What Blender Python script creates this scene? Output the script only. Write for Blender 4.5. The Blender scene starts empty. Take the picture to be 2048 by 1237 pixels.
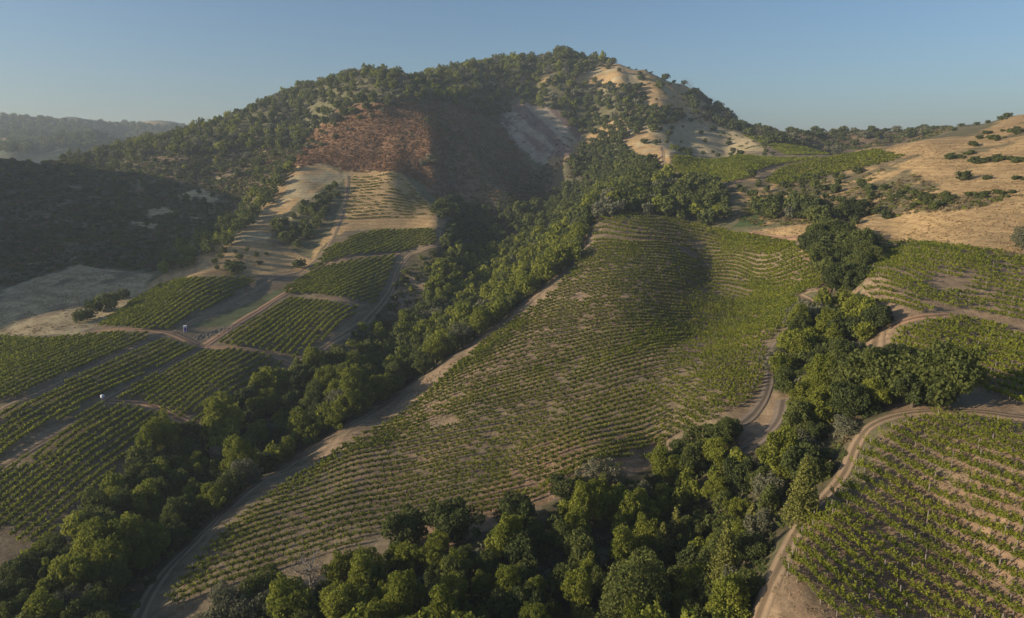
import bpy, math, random
import numpy as np
R = math.radians
C = bpy.context.scene.collection
SC = bpy.context.scene
# ------------------------------------------------------------------ camera, light, exposure
F = 1365.0; PITCH = R(12.3); CP, SP = math.cos(PITCH), math.sin(PITCH)
cam = bpy.data.cameras.new('camera'); cam.sensor_width = 36.0; cam.lens = F/2048*36.0
cam.clip_start = 0.5; cam.clip_end = 12000
co = bpy.data.objects.new('camera', cam); co.location = (0, 0, 0); co.rotation_euler = (R(90)-PITCH, 0, 0)
C.objects.link(co); SC.camera = co
SUN_EL = R(15.0); SUN_AZ = R(-103.0)           # azimuth measured from +Y towards +X: the sun stands to the left
w = bpy.data.worlds.new('World'); SC.world = w; w.use_nodes = True
nt = w.node_tree; bg = nt.nodes['Background']
sky = nt.nodes.new('ShaderNodeTexSky'); sky.sky_type = 'NISHITA'; sky.sun_disc = False
sky.sun_elevation = SUN_EL; sky.sun_rotation = SUN_AZ
sky.altitude = 200; sky.air_density = 1.0; sky.dust_density = 2.0; sky.ozone_density = 3.5
nt.links.new(sky.outputs[0], bg.inputs[0]); bg.inputs[1].default_value = 0.106
sl = bpy.data.lights.new('sun', 'SUN'); sl.energy = 5.0; sl.angle = R(0.6); sl.color = (1.0, 0.83, 0.63)
so = bpy.data.objects.new('sun', sl); C.objects.link(so)
sd = (math.cos(SUN_EL)*math.sin(SUN_AZ), math.cos(SUN_EL)*math.cos(SUN_AZ), math.sin(SUN_EL))
from mathutils import Vector
so.rotation_euler = Vector(sd).to_track_quat('Z', 'Y').to_euler()
SC.view_settings.view_transform = 'Standard'; SC.view_settings.look = 'None'
SC.view_settings.exposure = 0.36; SC.view_settings.gamma = 1.0
SC.cycles.max_bounces = 5; SC.cycles.diffuse_bounces = 2; SC.cycles.transmission_bounces = 2
SC.cycles.glossy_bounces = 1; SC.cycles.transparent_max_bounces = 4; SC.cycles.volume_bounces = 0

# ------------------------------------------------------------------ helpers
def mesh_np(name, V, Fq, mats=(), smooth=False, tint=None, mi=None):
    V = np.asarray(V, np.float32); Fq = np.asarray(Fq, np.int32); k = Fq.shape[1]
    me = bpy.data.meshes.new(name)
    me.vertices.add(len(V)); me.vertices.foreach_set('co', V.ravel())
    me.loops.add(Fq.size); me.loops.foreach_set('vertex_index', Fq.ravel())
    me.polygons.add(len(Fq)); me.polygons.foreach_set('loop_start', np.arange(0, Fq.size, k, dtype=np.int32))
    me.polygons.foreach_set('loop_total', np.full(len(Fq), k, np.int32))
    if smooth: me.polygons.foreach_set('use_smooth', np.ones(len(Fq), bool))
    if mi is not None: me.polygons.foreach_set('material_index', np.asarray(mi, np.int32))
    if tint is not None:
        at = me.attributes.new('tint', 'FLOAT', 'POINT'); at.data.foreach_set('value', np.asarray(tint, np.float32))
    for m in mats: me.materials.append(m)
    me.update(calc_edges=True)
    return me
def link(name, data, parent=None, loc=(0, 0, 0)):
    o = bpy.data.objects.new(name, data); C.objects.link(o); o.location = loc
    if parent: o.parent = parent
    return o
def tag(o, label=None, cat=None, group=None, kind=None):
    if label: o['label'] = label
    if cat: o['category'] = cat
    if group: o['group'] = group
    if kind: o['kind'] = kind
    return o
def vnoise(x, y, s, seed=0):
    """smooth value noise in 0..1 at wavelength s"""
    rng = np.random.RandomState(seed); T = rng.rand(256, 256)
    fx = np.asarray(x)/s; fy = np.asarray(y)/s
    ix = np.floor(fx).astype(int); iy = np.floor(fy).astype(int); tx = fx-ix; ty = fy-iy
    tx = tx*tx*(3-2*tx); ty = ty*ty*(3-2*ty)
    a = T[ix % 256, iy % 256]; b = T[(ix+1) % 256, iy % 256]; c = T[ix % 256, (iy+1) % 256]; d = T[(ix+1) % 256, (iy+1) % 256]
    return (a*(1-tx)+b*tx)*(1-ty)+(c*(1-tx)+d*tx)*ty
def fbm(x, y, s, seed=0, n=4):
    t = 0; a = 1; tot = 0
    for k in range(n):
        t = t+a*vnoise(x+k*17.3, y-k*9.1, s/2**k, seed+k); tot += a; a *= .5
    return t/tot
def inpoly(u, v, poly):
    u = np.asarray(u); v = np.asarray(v); r = np.zeros(u.shape, bool); n = len(poly)
    for i in range(n):
        x1, y1 = poly[i]; x2, y2 = poly[(i+1) % n]
        if y1 == y2: continue
        c = ((y1 > v) != (y2 > v)) & (u < (x2-x1)*(v-y1)/(y2-y1)+x1)
        r ^= c
    return r
def proj(x, y, z):
    d = y*CP-z*SP; b = y*SP+z*CP
    d = np.where(d < 1, 1, d)
    return 1024+F*x/d, 618.5-F*b/d
def ray(u, v):
    b = -(v-618.5)/F
    dy = CP+SP*b
    return (u-1024)/F/dy, (-SP+CP*b)/dy      # X and Z per metre of Y
# ------------------------------------------------------------------ terrain: surveyed points (sight line u, v and how far off they stand)
PT = [
 # near right field
 (2048,1237,58),(1750,1237,61),(2048,1050,67),(2048,850,86),(1850,1000,78),(1750,860,94),(1900,840,92),(1640,1030,79),(1550,1170,67),(1720,850,98),
 # draw between the fields
 (1740,700,135),(1740,620,152),(1730,560,172),(1620,800,124),(1640,700,150),(1660,620,172),(1690,590,180),(1550,950,103),(1450,1100,92),(1400,1237,79),
 (1560,640,178),(1530,760,140),(1520,850,122),(1470,900,116),
 # fields at mid right
 (1950,550,160),(1950,650,134),(1950,780,104),(2048,600,143),(2048,720,112),(1850,500,190),(1850,700,124),(1800,820,99),(2048,480,183),(1800,470,232),(1760,520,200),
 # central vineyard
 (1000,1237,82),(600,1237,88),(300,1237,93),(1200,980,111),(1200,1100,96),(950,1080,99),(700,1130,98),(400,1100,112),
 (500,970,142),(700,860,170),(900,730,209),(1000,655,236),(1100,570,270),(1160,490,312),(1185,435,336),
 (800,960,134),(1000,900,140),(1000,780,174),(1150,700,195),(1150,600,240),(1250,800,152),(1300,900,130),(1250,500,284),(1250,560,250),(1250,650,210),
 (1330,450,322),(1250,429,336),(1350,900,127),(1450,850,124),(1400,750,153),(1520,730,150),
 (1350,560,257),(1350,640,222),(1420,520,292),(1440,600,246),(1440,680,197),(1500,570,254),(1540,630,203),
 (1500,470,290),(1600,500,236),(1560,480,266),(1640,570,190),(1580,560,218),
 # creek, from the lower left corner up the ravine
 (0,1237,95),(250,1110,117),(400,980,151),(560,880,184),(750,740,239),(850,650,286),(930,560,352),(1010,490,410),(1080,430,476),(1140,385,528),(1150,335,575),
 # left vineyards
 (80,1100,118),(200,1000,136),(390,860,171),(480,800,191),(600,730,223),(700,665,252),(780,590,312),(830,500,365),(880,485,372),
 (0,940,147),(0,800,177),(150,850,167),(300,750,204),(400,690,232),(150,660,246),(0,690,236),(250,660,240),(570,590,296),(480,650,252),(500,555,322),(380,560,300),(600,545,338),
 (690,465,385),(700,350,478),(780,348,474),(850,420,424),(780,410,424),(880,440,402),(770,470,384),
 # golden spur, gully beside it
 (600,335,482),(640,335,486),(540,420,420),(480,480,368),(560,480,378),(620,430,412),(660,385,446),(540,515,352),(380,530,345),
 # rust knob and its shoulders
 (760,212,585),(700,250,565),(640,290,540),(850,240,575),(950,310,546),(850,350,493),(810,318,507),(1000,385,505),(950,430,470),(900,380,493),(760,290,531),(860,300,519),(1060,410,500),
 (880,205,640),(960,240,650),(1040,310,625),(1090,350,600),
 # gully of scree, peak
 (1050,225,690),(1090,300,625),(1160,270,665),(1110,250,672),(1060,180,760),(1000,180,750),
 (600,180,738),(650,170,745),(700,168,760),(750,168,772),(800,168,775),(875,150,800),(950,130,820),(1000,124,835),(1050,114,850),(1120,104,862),(1200,122,835),(1240,128,812),(1290,140,800),(1370,172,785),(1440,225,768),(1480,258,755),
 (1200,180,740),(1200,240,680),(1280,200,700),(1130,330,580),(1250,300,575),(1300,240,640),(1370,250,660),(1300,290,560),(1380,300,580),(1450,300,600),
 (450,240,695),(500,222,705),(550,200,725),(600,250,640),(500,290,590),(420,320,560),
 # left dark slope and its ridge
 (0,320,600),(150,312,610),(300,285,650),(400,255,685),(200,360,530),(100,350,540),(0,450,430),(100,450,430),(200,450,425),(300,420,450),(400,400,470),(480,350,520),(300,520,365),(350,480,395),
 (150,600,292),(150,532,345),(0,560,330),(250,560,322),(50,640,268),(200,640,262),(280,570,315),
 # saddle vineyards, dark ridge behind
 (1340,350,425),(1340,312,455),(1480,312,470),(1450,370,385),(1560,330,440),(1570,316,480),(1640,316,440),(1550,290,570),(1490,272,640),(1650,308,560),
 (1550,266,700),(1620,262,700),(1690,264,700),(1750,264,700),(1820,264,700),(1900,266,700),(1700,290,610),(1800,285,600),
 (1340,420,350),(1420,430,335),(1250,390,385),(1180,420,372),(1500,430,330),(1560,425,315),(1480,400,350),
 # golden hill at right
 (1700,430,282),(1700,380,325),(1620,400,325),(1700,340,372),(1640,345,390),(1720,307,410),(1850,283,365),(1950,287,335),(2048,290,310),
 (1800,350,315),(1925,360,275),(2048,380,232),(1850,420,245),(1950,430,215),(1750,450,250),
 (1890,268,500),(1950,252,490),(2048,232,470),
 # far hills to the left
 (0,300,1150),(120,300,1200),(0,275,1500),(100,290,1400),(0,238,1850),(60,240,1850),(120,236,1850),(180,246,1850),(240,264,1850),(300,250,1900),(340,250,1900),(390,262,1900),(450,262,1900),(240,290,1500),(350,290,1500),(200,305,1250),
]
WP = [ # points out of sight, x y z
 (-430,290,28),(-430,340,36),(-440,400,46),(-470,470,44),(-520,540,36),(-600,640,32),(-520,340,-10),(-560,430,-10),(-300,230,-62),(-350,200,-58),(-410,252,18),(-300,120,-75),(-420,120,-75),(-445,205,4),(-150,60,-72),(-60,40,-66),(0,30,-60),(60,30,-48),
 (120,60,-38),(160,120,-26),(220,150,-12),(330,220,12),(420,300,30),(480,420,35),(160,20,-38),(0,-60,-60),(-200,-60,-75),(200,-60,-45),(-100,-150,-70),(150,-150,-55),(400,-100,-20),(400,60,-5),(-500,-100,-80),(-600,200,-70),
 (-600,900,-40),(-400,950,-30),(-200,1000,-10),(0,1050,-10),(150,1000,-10),(300,950,-30),(450,900,-30),(550,700,-20),(650,560,10),(700,400,30),(800,200,10),(-800,500,-60),(-800,1000,-60),(-1200,500,-60),(-1500,1900,60),(-1800,1200,0),
 (-300,1400,-40),(0,1600,-40),(500,1500,-60),(1000,1500,-60),(1500,800,-40),(1500,0,-40),(-1500,0,-70),(-1700,2400,-40),(-800,2500,-40),(0,2500,-60),(1500,2500,-60),(-1500,-300,-70),(1500,-300,-50),(-600,1700,20),(-400,1900,20),(1000,700,-10),
]
P3 = []
for (u, v, Y) in PT:
    a, c = ray(u, v); P3.append((a*Y, Y, c*Y))
P3 += WP
P3 = np.array(P3, float)
S0 = 100.0
def tps_k(d2): return np.where(d2 > 1e-12, .5*d2*np.log(np.maximum(d2, 1e-12)), 0)
# work in a compressed space so near detail and far relief are equally smooth
def warp(x, y):
    r = np.sqrt(x*x+(y+60)**2)+60; k = np.log(r)/r*60
    return x*k/S0*1.6, (y+60)*k/S0*1.6
wx, wy = warp(P3[:, 0], P3[:, 1])
n = len(P3)
K = tps_k((wx[:, None]-wx)**2+(wy[:, None]-wy)**2)+np.eye(n)*3e-5
Pm = np.c_[np.ones(n), wx, wy]
A = np.zeros((n+3, n+3)); A[:n, :n] = K; A[:n, n:] = Pm; A[n:, :n] = Pm.T
sol = np.linalg.solve(A, np.r_[P3[:, 2], 0, 0, 0])
def tps(x, y):
    xx, yy = warp(x, y); out = np.empty(xx.shape)
    for s in range(0, len(xx), 20000):
        e = slice(s, s+20000)
        out[e] = tps_k((xx[e, None]-wx)**2+(yy[e, None]-wy)**2)@sol[:n]+sol[n]+sol[n+1]*xx[e]+sol[n+2]*yy[e]
    return out
def axis(segs):
    out = [segs[0][0]]
    for a, b, s0, s1 in segs:
        p = a
        while p < b-1e-6:
            t = (p-a)/(b-a); p += s0+(s1-s0)*t; out.append(min(p, b))
    return np.unique(np.round(out, 4))
gx = axis([(0, 130, 1.25, 1.25), (130, 450, 1.6, 3.2), (450, 1600, 6, 30), (1600, 6000, 200, 600)]); gx = np.r_[-gx[:0:-1], gx]
gy = axis([(-3000, -150, 300, 60), (-150, 45, 12, 4), (45, 260, 1.25, 1.25), (260, 500, 1.4, 2.0), (500, 900, 2.2, 3.2), (900, 2500, 8, 16), (2500, 8000, 300, 700)])
GX, GY = np.meshgrid(gx, gy)
cx_ = np.clip(GX, -1700, 1600); cy_ = np.clip(GY, -300, 2500)
H = tps(cx_.ravel(), cy_.ravel()).reshape(GX.shape)
far = np.clip((np.abs(GX)-1500)/2000, 0, 1)+np.clip((GY-2400)/2500, 0, 1)+np.clip((-GY-250)/1500, 0, 1)
far = np.clip(far, 0, 1); H = H*(1-far)+(-60)*far
# natural relief: spurs and gullies on the wild slopes, soft swells elsewhere
wild = np.clip((GY-430)/160, 0, 1)*np.clip((1150-GY)/100, 0.3, 1)*np.clip(1.15-far, 0, 1)
ridged = np.abs(fbm(GX, GY*.8, 75, 11, 4)-.5)*2
H += wild*(ridged-.28)*5.5+wild*(fbm(GX, GY, 16, 5, 3)-.5)*2.4
dark = np.clip((GY-330)/60, 0, 1)*np.clip((-GX-60-(GY-350)*.15)/60, 0, 1)
H += dark*(1-wild)*(fbm(GX, GY, 30, 8, 4)-.5)*5
H += (fbm(GX, GY, 34, 21, 3)-.5)*1.6*np.clip((GY-60)/60, 0.2, 1)+(fbm(GX, GY, 5, 31, 2)-.5)*.22
farh = np.clip((GY-1000)/150, 0, 1)*(1-far)
H += farh*(np.abs(fbm(GX, GY, 260, 41, 4)-.5)*2-.3)*34
def hgt(x, y):
    x = np.asarray(x, float); y = np.asarray(y, float)
    i = np.clip(np.searchsorted(gx, x)-1, 0, len(gx)-2); j = np.clip(np.searchsorted(gy, y)-1, 0, len(gy)-2)
    tx = (x-gx[i])/(gx[i+1]-gx[i]); ty = (y-gy[j])/(gy[j+1]-gy[j])
    return (H[j, i]*(1-tx)+H[j, i+1]*tx)*(1-ty)+(H[j+1, i]*(1-tx)+H[j+1, i+1]*tx)*ty
YS = np.concatenate([np.arange(40, 500, .8), np.arange(500, 1000, 2), np.arange(1000, 2400, 8)])
def unproj(u, v, ymin=45):
    """where a sight line first meets the ground"""
    a, c = ray(u, v); ys = YS[YS >= ymin]
    dz = c*ys-hgt(a*ys, ys); k = np.nonzero(dz < 0)[0]
    if len(k) == 0: return None
    k = k[0]
    if k == 0: y = ys[0]
    else: t = dz[k-1]/(dz[k-1]-dz[k]); y = ys[k-1]+(ys[k]-ys[k-1])*t
    return np.array([a*y, y, float(hgt(a*y, y))])
def W(poly, ymin=45):
    out = [unproj(u, v, ymin) for u, v in poly]
    return np.array([p for p in out if p is not None])
# ------------------------------------------------------------------ ground cover colours, painted on the ground sheet by plot
# each: outline of the plot, range of distance, colour, ragged edge in metres, patchiness
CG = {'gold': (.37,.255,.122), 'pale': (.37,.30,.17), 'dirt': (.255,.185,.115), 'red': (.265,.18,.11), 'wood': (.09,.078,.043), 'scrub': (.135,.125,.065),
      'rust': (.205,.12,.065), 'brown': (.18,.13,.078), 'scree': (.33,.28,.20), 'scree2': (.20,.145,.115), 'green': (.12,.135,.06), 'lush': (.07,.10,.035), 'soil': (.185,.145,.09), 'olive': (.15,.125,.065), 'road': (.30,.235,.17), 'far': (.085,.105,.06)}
PLOTS = [
 ([(-900,300),(700,120),(700,420),(-900,700)], 300, 1000, 'scrub', 4),
 ([(520,330),(600,280),(700,215),(760,200),(840,205),(875,255),(885,310),(870,370),(850,400),(840,370),(800,345),(700,345),(640,325),(560,350)], 380, 720, 'rust', 14),
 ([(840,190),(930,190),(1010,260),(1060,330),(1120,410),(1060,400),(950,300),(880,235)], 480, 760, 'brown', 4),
 ([(865,240),(960,310),(1080,415),(1000,470),(900,440),(855,380),(880,310)], 400, 620, 'brown', 12),  # knob's right flank: rust turned brown to carry its shade in the colour
 ([(330,300),(560,290),(600,320),(540,380),(470,400),(350,360)], 380, 700, 'brown', 10),
 ([(995,225),(1040,205),(1110,215),(1165,268),(1150,300),(1110,335),(1085,330),(1030,290)], 540, 800, 'scree', 4),
 ([(1130,150),(1200,120),(1300,120),(1380,160),(1500,250),(1590,318),(1345,314),(1325,352),(1300,330),(1240,280),(1180,290),(1110,340),(1095,325),(1200,255),(1290,200),(1270,180),(1140,165)], 440, 900, 'gold', 3),
 ([(900,165),(1060,150),(1120,160),(1000,178),(905,176)], 600, 900, 'gold', 3),
 ([(1290,250),(1480,250),(1580,318),(1345,314),(1330,300)], 440, 800, 'pale', 10),
 ([(575,335),(640,328),(697,352),(650,372),(600,402),(548,452),(530,482),(452,485),(470,450),(520,400),(560,352)], 330, 520, 'gold', 2),
 ([(690,340),(795,340),(835,385),(892,440),(886,462),(675,470),(610,535),(655,470),(690,400)], 350, 520, 'gold', 2),
 ([(455,480),(530,480),(620,520),(605,545),(520,552),(370,555),(270,590),(330,545),(400,510)], 290, 420, 'gold', 4),
 ([(-60,620),(60,560),(150,528),(250,545),(305,548),(275,590),(205,650),(150,670),(-60,675)], 220, 420, 'pale', 3),
 ([(352,392),(400,376),(437,392),(430,408),(380,405)], 300, 600, 'pale', 4), ([(295,420),(330,413),(348,428),(300,434)], 300, 600, 'pale', 3),
 ([(262,440),(320,450),(312,462),(270,452)], 300, 600, 'pale', 3), ([(420,345),(480,340),(470,352),(430,362)], 300, 620, 'pale', 4), ([(130,375),(175,372),(165,382)], 300, 620, 'pale', 4), ([(0,385),(40,380),(30,392)], 300, 620, 'pale', 4),
 ([(-200,672),(150,670),(200,650),(290,580),(360,555),(520,553),(605,545),(650,500),(690,462),(885,455),(888,492),(830,505),(800,560),(740,650),(610,740),(560,770),(470,830),(390,870),(200,1010),(60,1160),(-200,1280)], 80, 430, 'soil', 1.5),
 ([(380,655),(560,578),(566,590),(500,632),(460,655)], 180, 380, 'green', 2),
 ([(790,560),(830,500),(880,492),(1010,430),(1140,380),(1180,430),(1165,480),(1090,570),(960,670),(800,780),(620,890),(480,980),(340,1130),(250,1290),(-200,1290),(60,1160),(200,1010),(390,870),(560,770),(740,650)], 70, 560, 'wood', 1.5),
 ([(805,545),(850,560),(860,610),(810,640),(770,630),(785,590)], 200, 420, 'dirt', 4),
 ([(1180,434),(1250,426),(1330,434),(1420,452),(1500,468),(1600,488),(1630,520),(1655,570),(1600,590),(1612,612),(1580,650),(1545,700),(1535,790),(1500,840),(1400,880),(1280,935),(1100,1010),(1000,1060),(850,1090),(650,1150),(560,1250),(260,1250),(340,1130),(480,985),(620,893),(800,785),(960,675),(1090,572),(1165,482)], 70, 380, 'soil', 1.5),
 ([(900,720),(1000,655),(1090,575),(1200,560),(1250,640),(1150,700),(1000,760),(820,860),(720,900),(640,960),(620,900),(760,810)], 100, 330, 'dirt', 9),
 ([(1060,870),(1300,860),(1330,920),(1180,990),(1000,1050),(940,1110),(900,1060),(960,980)], 80, 180, 'red', 7),
 ([(1740,484),(1800,478),(1900,492),(2048,512),(2300,540),(2300,690),(2048,668),(1900,636),(1780,645),(1725,620),(1715,590)], 120, 240, 'dirt', 1.5),
 ([(1735,660),(1870,640),(1960,645),(2048,670),(2300,700),(2300,830),(2048,840),(1760,830),(1740,740)], 80, 180, 'dirt', 2),
 ([(1700,1000),(1755,860),(1830,828),(2048,838),(2400,850),(2400,1400),(1480,1400),(1500,1240),(1600,1050)], 40, 120, 'dirt', 1.2),
 ([(1760,870),(2048,850),(2300,900),(2300,1400),(1600,1400),(1620,1080),(1680,1000)], 40, 110, 'red', 6),
 ([(1500,462),(1600,450),(1700,430),(1850,400),(2048,360),(2400,300),(2400,520),(2048,510),(1800,482),(1740,484),(1630,490)], 160, 360, 'gold', 2),
 ([(1640,320),(1720,300),(1850,280),(1950,268),(2048,222),(2400,180),(2400,400),(2048,420),(1850,400),(1800,380),(1780,330)], 200, 620, 'gold', 3),
 ([(1460,372),(1540,345),(1640,340),(1780,330),(1830,345),(1900,390),(2048,388),(1950,415),(1850,425),(1700,440),(1500,455),(1450,430)], 220, 430, 'olive', 5),
 ([(1340,305),(1480,300),(1640,316),(1660,300),(1760,298),(1820,320),(1640,360),(1500,370),(1345,352)], 330, 560, 'soil', 2),
 ([(1475,262),(1540,270),(1660,312),(1560,318)], 440, 760, 'soil', 2),
 ([(1570,255),(1900,240),(1905,276),(1720,300),(1650,312),(1560,280)], 520, 900, 'brown', 3),
 ([(1470,455),(1490,428),(1530,428),(1525,452)], 260, 400, 'lush', 2),
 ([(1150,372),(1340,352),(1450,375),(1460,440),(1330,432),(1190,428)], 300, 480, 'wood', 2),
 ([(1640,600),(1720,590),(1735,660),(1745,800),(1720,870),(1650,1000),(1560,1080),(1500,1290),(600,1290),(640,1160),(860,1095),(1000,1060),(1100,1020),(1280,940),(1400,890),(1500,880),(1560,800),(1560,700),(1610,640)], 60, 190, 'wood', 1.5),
 ([(1440,890),(1530,780),(1560,790),(1560,840),(1480,920)], 90, 160, 'dirt', 2),
 ([(820,1060),(960,1000),(1000,1040),(960,1070),(860,1110),(840,1100)], 60, 140, 'red', 2),
 ([(-200,262),(70,264),(115,284),(60,288),(-200,292)], 1100, 2300, 'gold', 12), ([(240,246),(300,243),(335,244),(345,250),(300,250)], 1100, 2300, 'gold', 8),
 ([(600,1237),(640,1160),(720,1130),(700,1180),(650,1237)], 60, 140, 'red', 2),
]
X_, Y_, Z_ = GX.ravel(), GY.ravel(), H.ravel()
col = np.empty((X_.size, 3)); 
def put(mask, name):
    global col
    m = mask[:, None]; col = col*(1-m)+np.array(CG[name])*m
col[:] = CG['scrub']
put(np.clip((X_-Y_*.78-5)/12, 0, 1)*(Y_ < 700), 'gold')
put(np.clip((Y_-1050)/100, 0, 1), 'far')
put(np.clip((fbm(X_, Y_, 300, 77, 3)-.70)*9, 0, 1)*(Y_ > 1100), 'gold')
n1 = fbm(X_, Y_, 14, 61, 4)-.5; n2 = fbm(X_, Y_, 14, 62, 4)-.5; n3 = fbm(X_, Y_, 45, 63, 4)
# pale bare openings among the brush of the slopes
U, V_ = proj(X_, Y_, Z_)
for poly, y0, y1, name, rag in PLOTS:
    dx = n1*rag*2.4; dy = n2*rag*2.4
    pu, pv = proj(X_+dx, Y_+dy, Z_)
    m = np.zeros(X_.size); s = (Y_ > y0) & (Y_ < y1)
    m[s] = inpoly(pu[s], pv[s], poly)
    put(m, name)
hills = (Y_ > 400) & (Y_ < 1000)
streak = fbm(X_+Y_*.6, Y_*.25, 9, 91, 3)
sc_ = inpoly(U, V_, [(995,225),(1040,205),(1110,215),(1165,268),(1150,300),(1110,335),(1085,330),(1030,290)]) & hills
put(sc_*np.clip((streak-.47)*8, 0, 1), 'scree2')
def mottle(poly, y0, y1, name, thr, s, seed):
    m = (Y_ > y0) & (Y_ < y1) & inpoly(U, V_, poly)
    put(m*np.clip((fbm(X_, Y_, s, seed, 4)-thr)*10, 0, 1), name)
mottle([(1640,300),(2400,180),(2400,520),(1640,480)], 160, 620, 'olive', .62, 16, 101)
mottle([(1460,340),(1900,330),(2048,388),(1850,425),(1500,455)], 220, 430, 'gold', .55, 9, 102)
mottle([(900,560),(1600,560),(1600,900),(400,1237),(300,1100)], 70, 330, 'dirt', .66, 16, 103)
mottle([(1600,840),(2400,840),(2400,1400),(1500,1400)], 40, 130, 'soil', .6, 8, 104)
mottle([(0,290),(560,240),(600,330),(460,480),(300,540),(0,560)], 300, 900, 'brown', .52, 24, 105)
mottle([(0,290),(560,240),(600,330),(460,480),(300,540),(0,560)], 300, 900, 'pale', .70, 18, 106)
mottle([(-60,620),(150,528),(305,548),(150,670)], 220, 420, 'soil', .62, 10, 107)
mottle([(580,330),(700,350),(530,482),(452,485)], 330, 520, 'pale', .5, 14, 108)
mottle([(1130,150),(1300,110),(1600,320),(1330,350)], 440, 900, 'pale', .56, 18, 109)
jit = (1+(fbm(X_, Y_, 22, 111, 3)-.5)*.34+(fbm(X_, Y_, 4, 112, 2)-.5)*.2)
col *= jit[:, None]
def attr_mat(name, scale_far=1.0):
    m = bpy.data.materials.new(name); m.use_nodes = True; N = m.node_tree.nodes; L = m.node_tree.links
    b = N['Principled BSDF']; b.inputs['Roughness'].default_value = .95; b.inputs['Specular IOR Level'].default_value = .1
    at = N.new('ShaderNodeAttribute'); at.attribute_name = 'ground'
    tc = N.new('ShaderNodeNewGeometry')
    prev = at.outputs['Color']
    for sc, det, lo, hi in ((.12, 7, .78, 1.22), (.5, 6, .74, 1.26), (2.6, 4, .8, 1.2)):
        nz = N.new('ShaderNodeTexNoise'); nz.inputs['Scale'].default_value = sc; nz.inputs['Detail'].default_value = det; nz.inputs['Roughness'].default_value = .65
        L.new(tc.outputs['Position'], nz.inputs['Vector'])
        mr = N.new('ShaderNodeMapRange'); mr.inputs[1].default_value = .3; mr.inputs[2].default_value = .7; mr.inputs[3].default_value = lo; mr.inputs[4].default_value = hi
        L.new(nz.outputs['Fac'], mr.inputs[0])
        vm = N.new('ShaderNodeVectorMath'); vm.operation = 'SCALE'; L.new(prev, vm.inputs[0]); L.new(mr.outputs[0], vm.inputs['Scale']); prev = vm.outputs[0]
    # faint contour trails left by grazing and mowing
    sx = N.new('ShaderNodeSeparateXYZ'); L.new(tc.outputs['Position'], sx.inputs[0]); nd = N.new('ShaderNodeTexNoise'); nd.inputs['Scale'].default_value = .05; nd.inputs['Detail'].default_value = 4; L.new(tc.outputs['Position'], nd.inputs['Vector'])
    ma = N.new('ShaderNodeMath'); ma.operation = 'MULTIPLY_ADD'; ma.inputs[1].default_value = 9.0; L.new(nd.outputs['Fac'], ma.inputs[0]); mz = N.new('ShaderNodeMath'); mz.operation = 'MULTIPLY'; mz.inputs[1].default_value = 4.2; L.new(sx.outputs[2], mz.inputs[0]); L.new(mz.outputs[0], ma.inputs[2])
    si = N.new('ShaderNodeMath'); si.operation = 'SINE'; L.new(ma.outputs[0], si.inputs[0]); mq = N.new('ShaderNodeMapRange'); mq.inputs[1].default_value = .2; mq.inputs[2].default_value = 1.0; mq.inputs[3].default_value = 1.04; mq.inputs[4].default_value = .84; L.new(si.outputs[0], mq.inputs[0])
    v2 = N.new('ShaderNodeVectorMath'); v2.operation = 'SCALE'; L.new(prev, v2.inputs[0]); L.new(mq.outputs[0], v2.inputs['Scale']); prev = v2.outputs[0]
    L.new(prev, b.inputs['Base Color'])
    nb = N.new('ShaderNodeTexNoise'); nb.inputs['Scale'].default_value = .9; nb.inputs['Detail'].default_value = 8; nb.inputs['Roughness'].default_value = .7
    L.new(tc.outputs['Position'], nb.inputs['Vector'])
    bp = N.new('ShaderNodeBump'); bp.inputs['Strength'].default_value = .55; bp.inputs['Distance'].default_value = .5; L.new(nb.outputs['Fac'], bp.inputs['Height']); L.new(bp.outputs[0], b.inputs['Normal'])
    return m
M_GROUND = attr_mat('ground_cover')
ny_, nx_ = H.shape; idx = np.arange(nx_*ny_).reshape(ny_, nx_)
me = mesh_np('ground', np.stack([GX, GY, H], -1).reshape(-1, 3), np.stack([idx[:-1, :-1], idx[:-1, 1:], idx[1:, 1:], idx[1:, :-1]], -1).reshape(-1, 4), [M_GROUND], True)
ca = me.attributes.new('ground', 'FLOAT_COLOR', 'POINT'); ca.data.foreach_set('color', np.c_[np.clip(col, 0, 1), np.ones(len(col))].astype(np.float32).ravel())
tag(link('ground', me), kind='structure')
# ------------------------------------------------------------------ farm tracks: sheets laid along the ground
def road_mat(name, c):
    m = bpy.data.materials.new(name); m.use_nodes = True; N = m.node_tree.nodes; L = m.node_tree.links
    b = N['Principled BSDF']; b.inputs['Roughness'].default_value = .95; b.inputs['Specular IOR Level'].default_value = .1
    g = N.new('ShaderNodeNewGeometry'); at = N.new('ShaderNodeAttribute'); at.attribute_name = 'tint'
    nz = N.new('ShaderNodeTexNoise'); nz.inputs['Scale'].default_value = .6; nz.inputs['Detail'].default_value = 7; L.new(g.outputs['Position'], nz.inputs['Vector'])
    mx = N.new('ShaderNodeMix'); mx.data_type = 'RGBA'; mx.inputs[6].default_value = (*[k*.72 for k in c], 1); mx.inputs[7].default_value = (*[min(1, k*1.25) for k in c], 1); L.new(nz.outputs['Fac'], mx.inputs[0])
    m2 = N.new('ShaderNodeVectorMath'); m2.operation = 'SCALE'; L.new(mx.outputs[2], m2.inputs[0]); L.new(at.outputs['Fac'], m2.inputs['Scale'])
    L.new(m2.outputs[0], b.inputs['Base Color'])
    bp = N.new('ShaderNodeBump'); bp.inputs['Strength'].default_value = .4; bp.inputs['Distance'].default_value = .2; L.new(nz.outputs['Fac'], bp.inputs['Height']); L.new(bp.outputs[0], b.inputs['Normal'])
    return m
M_DIRT = road_mat('dirt_track', (.26, .19, .12)); M_RED = road_mat('red_dirt_track', (.33, .21, .13)); M_GREY = road_mat('grey_gravel', (.18, .145, .11))
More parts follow.
